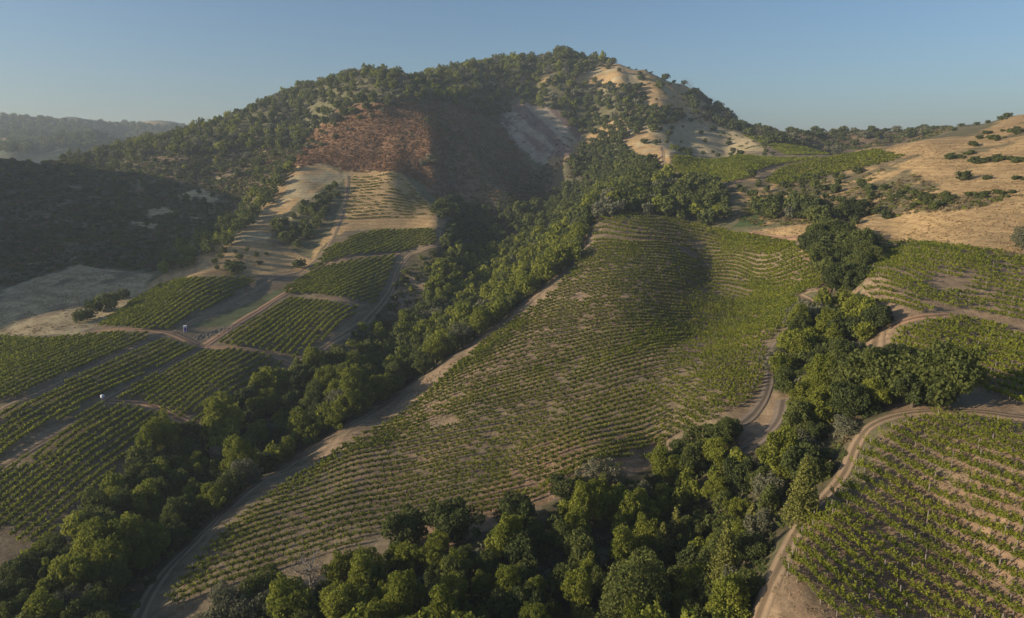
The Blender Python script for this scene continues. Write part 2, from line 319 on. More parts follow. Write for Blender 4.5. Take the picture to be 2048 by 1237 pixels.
def smooth_path(P, step=1.5):
    P = np.array(P); out = []
    for i in range(len(P)-1):
        p0, p1, p2, p3 = P[max(i-1, 0)], P[i], P[i+1], P[min(i+2, len(P)-1)]
        k = max(2, int(np.linalg.norm(p2-p1)/step))
        for t in np.linspace(0, 1, k, endpoint=False):
            out.append(.5*((2*p1)+(-p0+p2)*t+(2*p0-5*p1+4*p2-p3)*t*t+(-p0+3*p1-3*p2+p3)*t**3))
    out.append(P[-1]); return np.array(out)
ROADPX = []
def road(px, width, mat, seed, lift=.10):
    P = W(px)[:, :2]; Q = smooth_path(P)
    T = np.gradient(Q, axis=0); T /= np.linalg.norm(T, axis=1)[:, None]+1e-9; Nn = np.c_[-T[:, 1], T[:, 0]]
    s = np.arange(len(Q))*1.5
    width = np.interp(Q[:, 1], (90, 130, 190, 300, 450), (1.0, .85, .72, .60, .62))*width
    wl = width/2*(1+(fbm(s, s*0, 9, seed, 3)-.5)*.7); wr = width/2*(1+(fbm(s, s*0+50, 9, seed+1, 3)-.5)*.7)
    fr = np.array([-1.12, -1, -.62, -.5, -.2, .2, .5, .62, 1, 1.12]); V = []; tn = []
    for k, f in enumerate(fr):
        wv = wl if f < 0 else wr
        xy = Q+Nn*(f*wv)[:, None]; z = hgt(xy[:, 0], xy[:, 1])+(lift if abs(f) <= 1 else -.12)-(.03 if .45 < abs(f) < .65 else 0)
        V.append(np.c_[xy, z]); tn.append(np.full(len(Q), 1.12 if .45 < abs(f) < .65 else (.55 if abs(f) < .3 else .84)))
    m = len(fr); V = np.stack(V, 1).reshape(-1, 3); tn = np.stack(tn, 1).ravel(); ii = np.arange(len(Q)*m).reshape(-1, m)
    Fq = np.stack([ii[:-1, :-1], ii[:-1, 1:], ii[1:, 1:], ii[1:, :-1]], -1).reshape(-1, 4)
    o = link('dirt_road', mesh_np('dirt_road', V, Fq, [mat], True, tn)); tag(o, kind='structure'); ROADPX.append((Q, float(width.mean())))
ROADS = [
 ([(270,1250),(320,1160),(380,1095),(450,1025),(520,965),(620,898),(700,852),(800,792),(900,718),(990,658),(1090,578),(1145,522),(1168,482),(1180,440),(1215,427)], 3.0, M_DIRT),
 ([(400,858),(480,800),(590,738),(645,698),(700,662),(745,630),(780,585),(795,545),(818,512),(850,498),(880,490),(884,462)], 4.2, M_DIRT),
 ([(150,676),(195,663),(250,659),(340,667),(410,694),(480,697),(540,709),(585,732)], 3.6, M_RED),
 ([(405,694),(450,665),(500,632),(570,588),(625,545)], 5.2, M_RED),
 ([(212,804),(290,808),(350,836),(400,862)], 3.6, M_RED),
 ([(575,594),(640,597),(725,613)], 2.6, M_RED), ([(640,535),(700,516),(800,508)], 2.6, M_RED),
 ([(345,668),(450,612),(540,562),(600,543),(650,500),(678,450),(692,400),(697,352)], 3.2, M_DIRT),
 ([(535,480),(580,500),(625,520)], 2.2, M_DIRT),
 ([(0,822),(100,778),(200,728),(300,684)], 3.0, M_DIRT), ([(0,938),(60,900),(150,850),(210,804),(300,754),(395,698)], 3.0, M_DIRT),
 ([(1500,464),(1600,474),(1640,470)], 4.0, M_RED), ([(1605,490),(1650,560),(1648,590)], 3.6, M_RED), ([(1645,580),(1600,592),(1625,606)], 3.0, M_DIRT),
 ([(1600,655),(1560,680),(1540,720),(1535,780),(1505,830),(1470,855)], 2.6, M_GREY),
 ([(1566,800),(1556,840),(1520,880),(1480,905),(1440,935)], 2.8, M_GREY),
 ([(1742,500),(1735,555),(1700,592)], 4.0, M_RED), ([(1760,650),(1748,690),(1745,730)], 4.0, M_DIRT),
 ([(1510,1250),(1550,1150),(1600,1050),(1680,960),(1715,885),(1750,848),(1830,826),(1950,826),(2048,838),(2150,850)], 2.2, M_DIRT),
 ([(1780,655),(1860,633),(1930,636),(2048,668),(2150,700)], 2.8, M_RED),
 ([(1455,376),(1500,352),(1560,330),(1620,318)], 3.6, M_RED), ([(1330,348),(1326,318),(1322,295)], 3.6, M_DIRT),
 ([(1170,300),(1120,335),(1105,350)], 3.0, M_DIRT),
]
for i, (px, wd, mt) in enumerate(ROADS): road(px, wd, mt, 300+i*7)
# ------------------------------------------------------------------ foliage material
def leaf_mat(name, c1, c2, trans=.25, nscale=.25):
    m = bpy.data.materials.new(name); m.use_nodes = True; N = m.node_tree.nodes; L = m.node_tree.links
    for x in list(N):
        if x.type == 'BSDF_PRINCIPLED': N.remove(x)
    out = [x for x in N if x.type == 'OUTPUT_MATERIAL'][0]
    at = N.new('ShaderNodeAttribute'); at.attribute_name = 'tint'
    oi = N.new('ShaderNodeObjectInfo'); g = N.new('ShaderNodeNewGeometry')
    nz = N.new('ShaderNodeTexNoise'); nz.inputs['Scale'].default_value = nscale; nz.inputs['Detail'].default_value = 3; L.new(g.outputs['Position'], nz.inputs['Vector'])
    ad = N.new('ShaderNodeMath'); ad.operation = 'MULTIPLY_ADD'; ad.inputs[1].default_value = .55; L.new(at.outputs['Fac'], ad.inputs[0])
    a2 = N.new('ShaderNodeMath'); a2.operation = 'MULTIPLY_ADD'; a2.inputs[1].default_value = .3; a2.inputs[2].default_value = -.08; L.new(oi.outputs['Random'], a2.inputs[0])
    a3 = N.new('ShaderNodeMath'); a3.operation = 'MULTIPLY_ADD'; a3.inputs[1].default_value = .3; L.new(nz.outputs['Fac'], a3.inputs[0]); L.new(a2.outputs[0], a3.inputs[2]); L.new(a3.outputs[0], ad.inputs[2])
    mx = N.new('ShaderNodeMix'); mx.data_type = 'RGBA'; mx.inputs[6].default_value = (*c1, 1); mx.inputs[7].default_value = (*c2, 1); L.new(ad.outputs[0], mx.inputs[0])
    d = N.new('ShaderNodeBsdfDiffuse'); t = N.new('ShaderNodeBsdfTranslucent'); L.new(mx.outputs[2], d.inputs[0]); L.new(mx.outputs[2], t.inputs[0])
    s = N.new('ShaderNodeMixShader'); s.inputs[0].default_value = trans; L.new(d.outputs[0], s.inputs[1]); L.new(t.outputs[0], s.inputs[2]); L.new(s.outputs[0], out.inputs[0])
    return m
def plain_mat(name, c, rough=.9, nscale=3.0, var=.3):
    m = bpy.data.materials.new(name); m.use_nodes = True; N = m.node_tree.nodes; L = m.node_tree.links
    b = N['Principled BSDF']; b.inputs['Roughness'].default_value = rough; b.inputs['Specular IOR Level'].default_value = .2
    g = N.new('ShaderNodeTexCoord'); nz = N.new('ShaderNodeTexNoise'); nz.inputs['Scale'].default_value = nscale; nz.inputs['Detail'].default_value = 5; L.new(g.outputs['Object'], nz.inputs['Vector'])
    mx = N.new('ShaderNodeMix'); mx.data_type = 'RGBA'; mx.inputs[6].default_value = (*[k*(1-var) for k in c], 1); mx.inputs[7].default_value = (*[min(1, k*(1+var)) for k in c], 1); L.new(nz.outputs['Fac'], mx.inputs[0]); L.new(mx.outputs[2], b.inputs['Base Color'])
    return m
M_VINE = leaf_mat('vine_leaves', (.080, .118, .022), (.32, .335, .045), .45)
M_TREL = plain_mat('vine_wood', (.20, .17, .14))
def leaf_quads(P, size, rng, nbias=None, bias=.0, flat=1.0):
    """one diamond leaf per point; normals pulled towards nbias"""
    n = len(P); a = rng.normal(size=(n, 3))
    if nbias is not None: a = a/np.linalg.norm(a, axis=1)[:, None]*(1-bias)+nbias*bias
    a /= np.linalg.norm(a, axis=1)[:, None]+1e-9
    r = rng.normal(size=(n, 3)); t = np.cross(a, r); t /= np.linalg.norm(t, axis=1)[:, None]+1e-9; b = np.cross(a, t)
    s = (np.asarray(size)*rng.uniform(.65, 1.3, n))[:, None]
    V = np.stack([P-t*s*.5, P-b*s*.36*flat, P+t*s*.5, P+b*s*.36*flat], 1).reshape(-1, 3)
    return V
def quads(n, off=0): return np.arange(n*4).reshape(-1, 4)+off
def box_v(c, hx, hy, z0, z1):
    x, y = c; return np.array([[x-hx, y-hy, z0], [x+hx, y-hy, z0], [x+hx, y+hy, z0], [x-hx, y+hy, z0], [x-hx, y-hy, z1], [x+hx, y-hy, z1], [x+hx, y+hy, z1], [x-hx, y+hy, z1]])
BOXF = np.array([[0, 1, 5, 4], [1, 2, 6, 5], [2, 3, 7, 6], [3, 0, 4, 7], [4, 5, 6, 7]])
# ------------------------------------------------------------------ vineyard blocks
VROWS = []   # (block, order, points)
def resample(P, step):
    d = np.r_[0, np.cumsum(np.linalg.norm(np.diff(P, axis=0), axis=1))]
    n = max(2, int(d[-1]/step)); s = np.linspace(0, d[-1], n)
    return np.stack([np.interp(s, d, P[:, k]) for k in range(2)], 1)
def clip_row(P, poly):
    """P world xy points; keep those seen inside the plot outline"""
    z = hgt(P[:, 0], P[:, 1]); u, v = proj(P[:, 0], P[:, 1], z); return inpoly(u, v, poly)
def block_guides(name, poly, guides, spacing, step):
    G = []
    for g in guides:
        Pw = [unproj(u, v) for u, v in g]; Pw = np.array([p[:2] for p in Pw if p is not None]); Pw = smooth_path(Pw, 4.0)
        G.append(resample(Pw, 2.0))
    k = 0; acc = 0
    for a, b in zip(G[:-1], G[1:]):
        m = 160
        def at(Q):
            return np.stack([np.interp(np.linspace(0, 1, m), np.linspace(0, 1, len(Q)), Q[:, j]) for j in range(2)], 1)
        qa, qb = at(a), at(b)
        T = np.gradient(qa, axis=0); T /= np.linalg.norm(T, axis=1)[:, None]
        perp = np.abs(T[:, 0]*(qb-qa)[:, 1]-T[:, 1]*(qb-qa)[:, 0])
        nr = max(1, int(round(np.median(perp)/spacing)))
        for i in range(nr):
            Q = resample(qa+(qb-qa)*(i/nr), step); VROWS.append((name, k, Q, clip_row(Q, poly))); k += 1
def block_par(name, poly, seg, spacing, step):
    Pw = W(poly)[:, :2]; c = Pw.mean(0)
    a = unproj(*seg[0])[:2]; b = unproj(*seg[1])[:2]; d = (b-a)/np.linalg.norm(b-a); nrm = np.array([-d[1], d[0]])
    s = (Pw-c)@nrm; t = (Pw-c)@d; k = 0
    for o in np.arange(s.min()-6, s.max()+6, spacing):
        tt = np.arange(t.min()-8, t.max()+8, step); bow = np.sin((tt-t.min())/(t.max()-t.min()+1)*3.14)*.012*(t.max()-t.min())
        Q = c+d*tt[:, None]+nrm*(o+bow)[:, None]; m = clip_row(Q, poly)
        if m.sum() >= 3: VROWS.append((name, k, Q, m)); k += 1
PA = [(1187,440),(1250,429),(1330,438),(1420,456),(1500,472),(1600,492),(1625,522),(1650,562),(1640,578),(1585,594),(1606,612),(1585,640),(1560,662),(1528,690),(1528,740),(1508,780),(1490,820),(1430,850),(1360,878),(1285,925),(1190,972),(1100,1010),(1010,1045),(900,1065),(780,1055),(690,1105),(610,1160),(500,1160),(440,1190),(360,1235),(344,1200),(385,1128),(470,1035),(540,972),(640,906),(740,843),(820,782),(905,725),(970,684),(1045,630),(1105,585),(1150,532),(1185,486)]
block_guides('centre', PA, [
 [(1150,440),(1250,429),(1338,436),(1418,452),(1500,470),(1640,475)],
 [(1150,500),(1257,488),(1338,490),(1418,500),(1500,508),(1570,500),(1650,490)],
 [(1040,610),(1150,555),(1257,542),(1338,548),(1418,566),(1500,582),(1580,583),(1670,570)],
 [(930,722),(1050,655),(1150,633),(1284,621),(1400,628),(1500,633),(1600,625)],
 [(820,820),(900,785),(968,766),(1076,738),(1160,715),(1250,695),(1400,676),(1560,662)],
 [(600,955),(705,909),(807,888),(888,871),(1020,845),(1156,813),(1250,785),(1338,763),(1430,748),(1545,735)],
 [(460,1060),(568,1022),(649,1000),(740,975),(915,940),(1076,907),(1250,853),(1340,822),(1430,800),(1520,785)],
 [(370,1165),(500,1115),(640,1075),(780,1040),(900,1012),(1000,985),(1138,947),(1243,910),(1350,868),(1440,840)],
 [(320,1240),(440,1190),(560,1150),(700,1110),(850,1075),(1000,1040),(1150,1000)]], 2.5, 1.6)
PB = [(1765,866),(1830,843),(1900,840),(2048,856),(2200,880),(2300,1400),(1500,1400),(1545,1190),(1590,1085),(1640,1030),(1690,975),(1725,915)]
block_guides('right front', PB, [
 [(1930,835),(2048,868),(2200,915)], [(1765,860),(1900,925),(2048,985),(2200,1050)], [(1697,960),(1792,1010),(1920,1075),(2048,1140),(2150,1190)],
 [(1662,1025),(1772,1090),(1870,1147),(1963,1200),(2060,1250)], [(1590,1075),(1676,1142),(1768,1205),(1840,1255)], [(1545,1178),(1608,1226),(1660,1266)]], 1.85, 1.4)
block_guides('right upper', [(1748,486),(1800,484),(1900,495),(2048,515),(2250,540),(2250,680),(2048,655),(1990,640),(1870,626),(1840,640),(1760,650),(1738,620),(1728,580),(1740,540)], [
 [(1720,482),(1815,489),(1930,500),(2048,513),(2200,535)], [(1710,565),(1850,578),(1950,592),(2048,612),(2200,640)], [(1710,630),(1850,646),(1950,665),(2048,690),(2200,720)]], 2.6, 1.9)
block_guides('right middle', [(1776,690),(1800,665),(1872,642),(1930,642),(2048,675),(2250,730),(2250,850),(2048,815),(1960,795),(1900,755),(1840,735),(1790,715)], [
 [(1820,628),(1920,640),(2048,672),(2200,710)], [(1776,688),(1854,709),(1951,744),(2048,781),(2150,820)], [(1760,712),(1800,728),(1870,752),(1960,795),(2048,835)]], 2.3, 1.6)
block_guides('terrace', [(703,352),(795,346),(838,390),(882,440),(884,456),(690,457),(695,405)], [
 [(695,354),(760,353),(820,362)], [(685,405),(780,405),(870,418)], [(680,450),(780,443),(895,452)]], 4.6, 1.8)
block_par('upper nose', [(620,545),(655,500),(700,478),(740,463),(868,460),(872,490),(800,505),(700,512),(645,530)], [(640,530),(740,482)], 2.6, 1.8)
block_par('left nose', [(568,580),(600,560),(640,538),(720,520),(793,511),(778,555),(750,612),(700,598),(640,590),(575,590)], [(564,581),(700,502)], 2.5, 1.8)
block_par('left centre', [(428,690),(500,645),(575,600),(640,603),(722,618),(690,650),(640,688),(590,720),(560,708),(520,698),(470,693)], [(428,690),(570,601)], 2.5, 1.8)
block_par('dark strip', [(335,682),(390,700),(300,745),(206,795),(110,850),(40,895),(0,918),(-200,1000),(-200,900),(0,832),(100,786),(200,738),(300,690)], [(109,839),(389,698)], 2.5, 1.7)
block_par('left lower', [(400,706),(470,702),(530,710),(566,730),(540,762),(480,805),(400,855),(365,842),(330,822),(280,804),(225,799)], [(225,797),(400,705)], 2.4, 1.7)
block_par('left front', [(165,822),(206,812),(250,815),(320,832),(345,850),(330,872),(250,925),(200,975),(130,1045),(72,1105),(0,1062),(-200,1100),(-200,960),(0,945),(100,890),(150,852)], [(60,1095),(350,860)], 2.3, 1.6)
block_par('left top', [(195,655),(240,622),(300,582),(360,560),(520,557),(470,590),(400,627),(340,660),(290,662),(240,656)], [(335,655),(489,571)], 2.6, 1.8)
block_par('left edge', [(0,676),(80,682),(150,676),(240,668),(300,670),(290,680),(200,722),(100,770),(0,808),(-200,880),(-200,690)], [(0,805),(290,672)], 2.5, 1.8)
block_par('saddle left', [(1343,314),(1480,313),(1560,318),(1640,318),(1545,333),(1500,348),(1488,360),(1450,368),(1400,355),(1345,348)], [(1400,342),(1485,360)], 2.6, 2.2)
block_par('saddle right', [(1560,338),(1640,320),(1750,302),(1812,316),(1760,330),(1640,356),(1560,372),(1532,366),(1545,352)], [(1534,366),(1700,335)], 2.8, 2.2)
block_par('saddle slope', [(1482,271),(1530,276),(1600,291),(1650,311),(1570,311),(1530,292)], [(1490,273),(1640,310)], 3.0, 2.4)
rngv = np.random.RandomState(5)
FULL = {'centre': .91, 'right front': .95, 'right upper': .90, 'right middle': .95, 'terrace': .62}
rows = []
for name, k, Q, m in VROWS:
    if m.sum() < 3: continue
    Qk = Q[m]; full = FULL.get(name, .96)
    gap = fbm(Qk[:, 0], Qk[:, 1], 13, 501, 2)*.7+rngv.rand(len(Qk))*.42
    keep = gap < np.quantile(gap, full) if full < .9 else rngv.rand(len(Qk)) < full
    thin = fbm(Qk[:, 0], Qk[:, 1], 26, 502, 3)
    if name in ('centre', 'right upper'): keep &= ~(thin > .78)
    Qk = Qk[keep]
    if len(Qk) < 3: continue
    Z = hgt(Qk[:, 0], Qk[:, 1]); D = np.sqrt(Qk[:, 0]**2+Qk[:, 1]**2+Z**2)
    rows.append((name, k, Qk, Z, D))
def vine_row_geo(name, Qk, Z, D, rng):
    d = D.mean(); near = D.min() < 120
    nl = int(np.clip(18000/d, 30, 190)); sz = np.clip(.0022*d, .25, .80)
    T = np.gradient(Qk, axis=0); T /= np.linalg.norm(T, axis=1)[:, None]+1e-9
    n = len(Qk); hv = {'terrace': .75, 'right middle': 1.25, 'right front': 1.45}.get(name, 1.15)*rng.uniform(.75, 1.15, n)
    wid = np.abs(Qk[1:]-Qk[:-1]).sum(1).mean()*(.5 if name in ('centre', 'right upper', 'terrace') else .62)
    # each vine: a trunk up to .7 m, then a V of canes trailing along and across the wire
    i = np.repeat(np.arange(n), nl); m = n*nl
    cane = rng.randint(0, 6, m); ca = (np.arange(6)/6*6.28)[cane]+rng.rand(n)[i]*6.28; t = rng.rand(m)**.8
    al = np.cos(ca)*t*wid*1.05; ac = np.sin(ca)*t*(.40 if d < 120 else .30 if name in ('centre', 'right upper', 'terrace') else .44); sz *= 1.0 if name in ('centre', 'right front', 'right upper', 'terrace') else 1.15; z = .45+hv[i]*(.35+.65*t)*rng.uniform(.55, 1.0, m)-np.abs(rng.normal(size=m))*.08
    P = np.empty((m, 3)); P[:, 0] = Qk[i, 0]+T[i, 0]*al-T[i, 1]*ac+rng.normal(size=m)*.09
    P[:, 1] = Qk[i, 1]+T[i, 1]*al+T[i, 0]*ac+rng.normal(size=m)*.09; P[:, 2] = Z[i]+z
    V = leaf_quads(P, np.full(m, sz), rng, np.array([[0, 0, 1.0]]), .25)
    vt = rng.rand(n)[i]*.5+rng.rand(m)*.4+t*.15
    return V, np.repeat(vt, 4)
def trellis_geo(Qk, Z, rng):
    """vine trunks and line posts tied together by the wire: one connected piece"""
    V = []; Fc = []; n = len(Qk)
    for j in range(n):
        post = (j % 7 == 0) or j == n-1
        hw = .055 if post else .045; top = 1.7 if post else .72
        x, y = Qk[j]; z = Z[j]
        for zz in (-.05, .66, .70, top):
            V += [(x-hw, y-hw, z+zz), (x+hw, y-hw, z+zz), (x+hw, y+hw, z+zz), (x-hw, y+hw, z+zz)]
        o = 16*j
        for k in range(3):
            for q in range(4): Fc.append((o+4*k+q, o+4*k+(q+1) % 4, o+4*k+4+(q+1) % 4, o+4*k+4+q))
        Fc.append((o+12, o+13, o+14, o+15))
        if j: Fc.append((o-16+5, o+4, o+8, o-16+9))     # wire
    return np.array(V), np.array(Fc)
rows.sort(key=lambda r: -len(r[2])/ (r[4].mean()**1.5))
BL = {'centre': ('the big central vineyard', 'the wooded top edge'), 'right front': ('the lower right vineyard', 'the track above'), 'right upper': ('the upper right vineyard', 'the golden slope'),
 'right middle': ('the small bright right vineyard', 'its top'), 'terrace': ('the sparse terraces below the rust hill', 'its top'), 'upper nose': ('the small plot below the terraces', 'its near side'),
 'left nose': ('the left nose beside the creek track', 'its near side'), 'left centre': ('the left plot between curved tracks', 'its near side'), 'dark strip': ('the long dark green left strip', 'its near side'),
 'left lower': ('the left plot above the corner block', 'its near side'), 'left front': ('the bright bottom left vineyard', 'its near side'), 'left top': ('the left plot below the golden nose', 'its near side'),
 'left edge': ('the left strip in hill shade', 'its near side'), 'saddle left': ('the distant saddle plot, left part', 'its near side'), 'saddle right': ('the distant saddle plot, right part', 'its near side'), 'saddle slope': ('the dark strip under the ridge', 'its near side')}
BLK = {}
for r in rows[:300]: BLK.setdefault(r[0], []).append(r)
cnt = 0
def ordinal(n): return '%d%s' % (n, 'th' if 10 <= n % 100 <= 20 else {1: 'st', 2: 'nd', 3: 'rd'}.get(n % 10, 'th'))
for name, rl in BLK.items():
    where, ref = BL[name]
    allk = sorted(set(r[1] for r in rows if r[0] == name))
    if name not in ('centre', 'right front', 'right upper', 'right middle', 'terrace'):
        # number these from the side nearest the camera
        near_first = {r[1]: r[4].min() for r in rows if r[0] == name}
        if near_first[allk[0]] > near_first[allk[-1]]: allk = allk[::-1]
    for (nm, k, Qk, Z, D) in rl:
        rg = np.random.RandomState(1000+cnt); cnt += 1
        V, tn = vine_row_geo(nm, Qk, Z, D, rg); base = np.array([Qk[0][0], Qk[0][1], Z[0]])
        lab = '%s vine row of %s from %s' % (ordinal(allk.index(k)+1), where, ref)
        me = mesh_np('foliage', V-base, quads(len(V)//4), [M_VINE], False, tn)
        root = link('vine_row', None, None, tuple(base)); link('foliage', me, root)
        if D.mean() < 260:
            sv, sf = trellis_geo(Qk, Z, rg); link('trellis', mesh_np('trellis', sv-base, sf, [M_TREL]), root)
        tag(root, lab, 'vine row', 'vine rows of '+where)
Vs, Ts = [], []
for (nm, k, Qk, Z, D) in rows[300:]:
    V, tn = vine_row_geo(nm, Qk, Z, D, rngv); Vs.append(V); Ts.append(tn)
if Vs:
    V = np.concatenate(Vs); o = link('distant_vine_rows', mesh_np('distant_vine_rows', V, quads(len(V)//4), [M_VINE], False, np.concatenate(Ts)))
    tag(o, 'short and distant rows of green vines filling out the vineyard plots', 'vines', None, 'stuff')
print('ROWS', len(rows), {k: len([r for r in rows if r[0] == k]) for k in BL}, 'vines', sum(len(r[2]) for r in rows))
# ------------------------------------------------------------------ trees
M_OLIVE = leaf_mat('olive_foliage', (.065, .085, .025), (.20, .222, .064), .38)
M_BRIGHT = leaf_mat('bright_foliage', (.095, .125, .020), (.31, .325, .06), .42)
M_DARK = leaf_mat('dark_foliage', (.042, .062, .024), (.135, .155, .05), .33)
M_GREY = leaf_mat('grey_foliage', (.10, .11, .065), (.24, .235, .145), .32)
M_BARE = leaf_mat('dry_twigs', (.11, .095, .075), (.22, .195, .16), .05)
M_RUSTL = leaf_mat('rust_brush', (.15, .082, .038), (.33, .19, .09), .2)
M_BRUSH = leaf_mat('brown_brush', (.10, .082, .045), (.24, .18, .095), .2)
M_CONI = leaf_mat('needles', (.075, .095, .025), (.25, .245, .065), .22)
M_BARK = plain_mat('bark', (.12, .095, .07)); M_DBARK = plain_mat('pale_dead_wood', (.24, .22, .19))
def tube(P, r, k=6):
    P = np.array(P, float); n = len(P); V = []; 
    for i in range(n):
        t = P[min(i+1, n-1)]-P[max(i-1, 0)]; t /= np.linalg.norm(t)+1e-9
        a = np.cross(t, [.3, .9, .1]); a /= np.linalg.norm(a); b = np.cross(t, a)
        for j in range(k): V.append(P[i]+(a*math.cos(6.2832*j/k)+b*math.sin(6.2832*j/k))*r[i])
    Fc = [(i*k+j, i*k+(j+1) % k, (i+1)*k+(j+1) % k, (i+1)*k+j) for i in range(n-1) for j in range(k)]
    return np.array(V), np.array(Fc)
def join(parts):
    V = []; Fc = []; o = 0
    for v, f in parts: V.append(v); Fc.append(f+o); o += len(v)
    return np.concatenate(V), np.concatenate(Fc)
def crown_pts(rng, kind, n, nl):
    """leaf positions, outward directions and tint for a crown about 1 wide (radius) and h tall, base at z=0"""
    h = {'round': 1.55, 'tall': 2.5, 'oval': 2.0, 'spread': 1.25, 'dense': 1.7}[kind]
    cz = h*.56; L = []; lean = rng.rand()*6.28
    for i in range(nl):
        d = rng.normal(size=3); d[2] = d[2]*.9+.25; d /= np.linalg.norm(d)
        lr = rng.uniform(.12, .34) if kind != 'dense' else rng.uniform(.18, .3)
        f = (rng.uniform(.45, .80) if rng.rand() < .75 else rng.uniform(.8, 1.0)) if kind != 'dense' else rng.uniform(.68, .80)
        if kind != 'dense' and f > .8: lr *= .75
        f *= 1+.22*math.cos(math.atan2(d[1], d[0])*2+lean)
        tp = 1-.28*max(0, d[2]) if kind in ('tall', 'oval') else 1
        L.append((d[0]*f*tp, d[1]*f*tp, cz+d[2]*f*h*.46, lr, rng.rand()))
    L.append((0, 0, cz*.95, .48, .4)); L.append((.1, -.1, cz*.6, .42, .3))
    L = np.array(L); wgt = L[:, 3]**2; wgt /= wgt.sum(); k = rng.choice(len(L), n*2, p=wgt)
    d = rng.normal(size=(n*2, 3)); d /= np.linalg.norm(d, axis=1)[:, None]; rr = L[k, 3]*(rng.uniform(.6, 1.12, n*2)+(rng.rand(n*2) > .9)*rng.rand(n*2)*.35)
    P = L[k, :3]+d*rr[:, None]*np.array([1, 1, .88])
    # throw out leaves buried deep in other lobes
    dd = np.linalg.norm(P[:, None]-L[None, :, :3], axis=2)/L[None, :, 3]
    ok = (dd < .7).sum(1) == 0; P = P[ok][:n]; d = d[ok][:n]; k = k[ok][:n]
    out = P-np.array([0, 0, cz*.7]); out /= np.linalg.norm(out, axis=1)[:, None]
    nb = d*.55+out*.45; nb /= np.linalg.norm(nb, axis=1)[:, None]
    return P, nb, L[k, 4]*.55+rng.rand(len(P))*.45, h
def limbs(rng, h, R=1.0, k=6, r0=.075):
    parts = [tube([(0, 0, -.25), (.02, .01, h*.2), (-.03, .02, h*.42), (.02, 0, h*.7)], [r0*1.3, r0, r0*.75, r0*.25], 7)]
    for i in range(k):
        a = i/k*6.28+rng.rand(); z = h*rng.uniform(.18, .45); e = rng.uniform(.5, .8)
        parts.append(tube([(0, 0, z), (math.cos(a)*e*.4, math.sin(a)*e*.4, z+h*.13), (math.cos(a)*e, math.sin(a)*e, z+h*.33)], [r0*.55, r0*.4, r0*.1], 5))
    return join(parts)
KINDS = {}   # kind -> list of (crown mesh, trunk mesh, low detail arrays)
def make_kind(name, shape, mat, seeds, n, nl, size):
    out = []
    for s in seeds:
        rng = np.random.RandomState(s); P, nb, tn, h = crown_pts(rng, shape, n, nl)
        V = leaf_quads(P, np.full(len(P), size), rng, nb, .42)
        cm = mesh_np('crown', V, quads(len(P)), [mat], False, np.repeat(tn, 4))
        tv, tf = limbs(rng, h); tm = mesh_np('trunk', tv, tf, [M_BARK], True)
        low = []
        for nn, ss in ((900, size*2.1), (330, size*3.3)):
            P2, nb2, tn2, _ = crown_pts(np.random.RandomState(s), shape, nn, nl)
            low.append((leaf_quads(P2, np.full(len(P2), ss), rng, nb2, .55), np.repeat(tn2, 4)))
        out.append((cm, tm, low, mat, h))
    KINDS[name] = out
make_kind('olive', 'round', M_OLIVE, (1, 2, 3), 5200, 44, .105)
make_kind('oval', 'oval', M_OLIVE, (4, 5), 5200, 46, .105)
make_kind('bright', 'oval', M_BRIGHT, (6, 7, 8), 5200, 40, .105)
make_kind('tall', 'tall', M_BRIGHT, (9, 10), 5800, 54, .11)
make_kind('dark', 'round', M_DARK, (11, 12, 13), 5400, 42, .11)
make_kind('grey', 'round', M_GREY, (14, 15), 4600, 44, .10)
make_kind('dense', 'dense', M_OLIVE, (16,), 15000, 110, .062)
make_kind('bush', 'spread', M_DARK, (17, 18), 1600, 14, .17)
def make_conifer(s):
    rng = np.random.RandomState(s); Ps = []; nbs = []; tns = []; parts = [tube([(0, 0, -.3), (0, 0, 2.0), (0, 0, 4.0)], [.1, .07, .012], 7)]
    nw = 24
    for i in range(nw):
        t = i/(nw-1); z = .45+3.5*t; Rr = (1-t)**.8*1.0+.04
        for j in range(9):
            a = j/9*6.28+i*1.1+rng.rand()*.4; rr = Rr*rng.uniform(.72, 1.12); m = int(40*rr+10)
            q = rng.rand(m)**.7; lat = rng.normal(size=m)*.075*(.4+q); dz = -q*rr*.28+rng.normal(size=m)*.05-np.abs(rng.normal(size=m))*.06
            Ps.append(np.c_[np.cos(a)*q*rr-np.sin(a)*lat, np.sin(a)*q*rr+np.cos(a)*lat, z+dz+.12*(q > .85)])
            nbs.append(np.tile([math.cos(a)*.6, math.sin(a)*.6, .6], (m, 1))); tns.append(np.full(m, rng.rand()*.45)+rng.rand(m)*.3+q*.25)
        if i % 3 == 0:
            for j in range(4):
                a = j/4*6.28+i; parts.append(tube([(0, 0, z), (math.cos(a)*Rr*.6, math.sin(a)*Rr*.6, z-.1)], [.02, .006], 4))
    P = np.concatenate(Ps); nb = np.concatenate(nbs); tn = np.concatenate(tns)
    V = leaf_quads(P, np.full(len(P), .13), rng, nb, .4, .8)
    cm = mesh_np('crown', V, quads(len(P)), [M_CONI], False, np.repeat(tn, 4)); tv, tf = join(parts)
    k = rng.choice(len(P), 1200, False); low = [(leaf_quads(P[k], np.full(len(k), .24), rng, nb[k], .4), np.repeat(tn[k], 4))]; low.append((low[0][0][:1600], low[0][1][:1600]))
    return (cm, mesh_np('trunk', tv, tf, [M_BARK], True), low, M_CONI, 4.0)
KINDS['conifer'] = [make_conifer(31), make_conifer(32)]
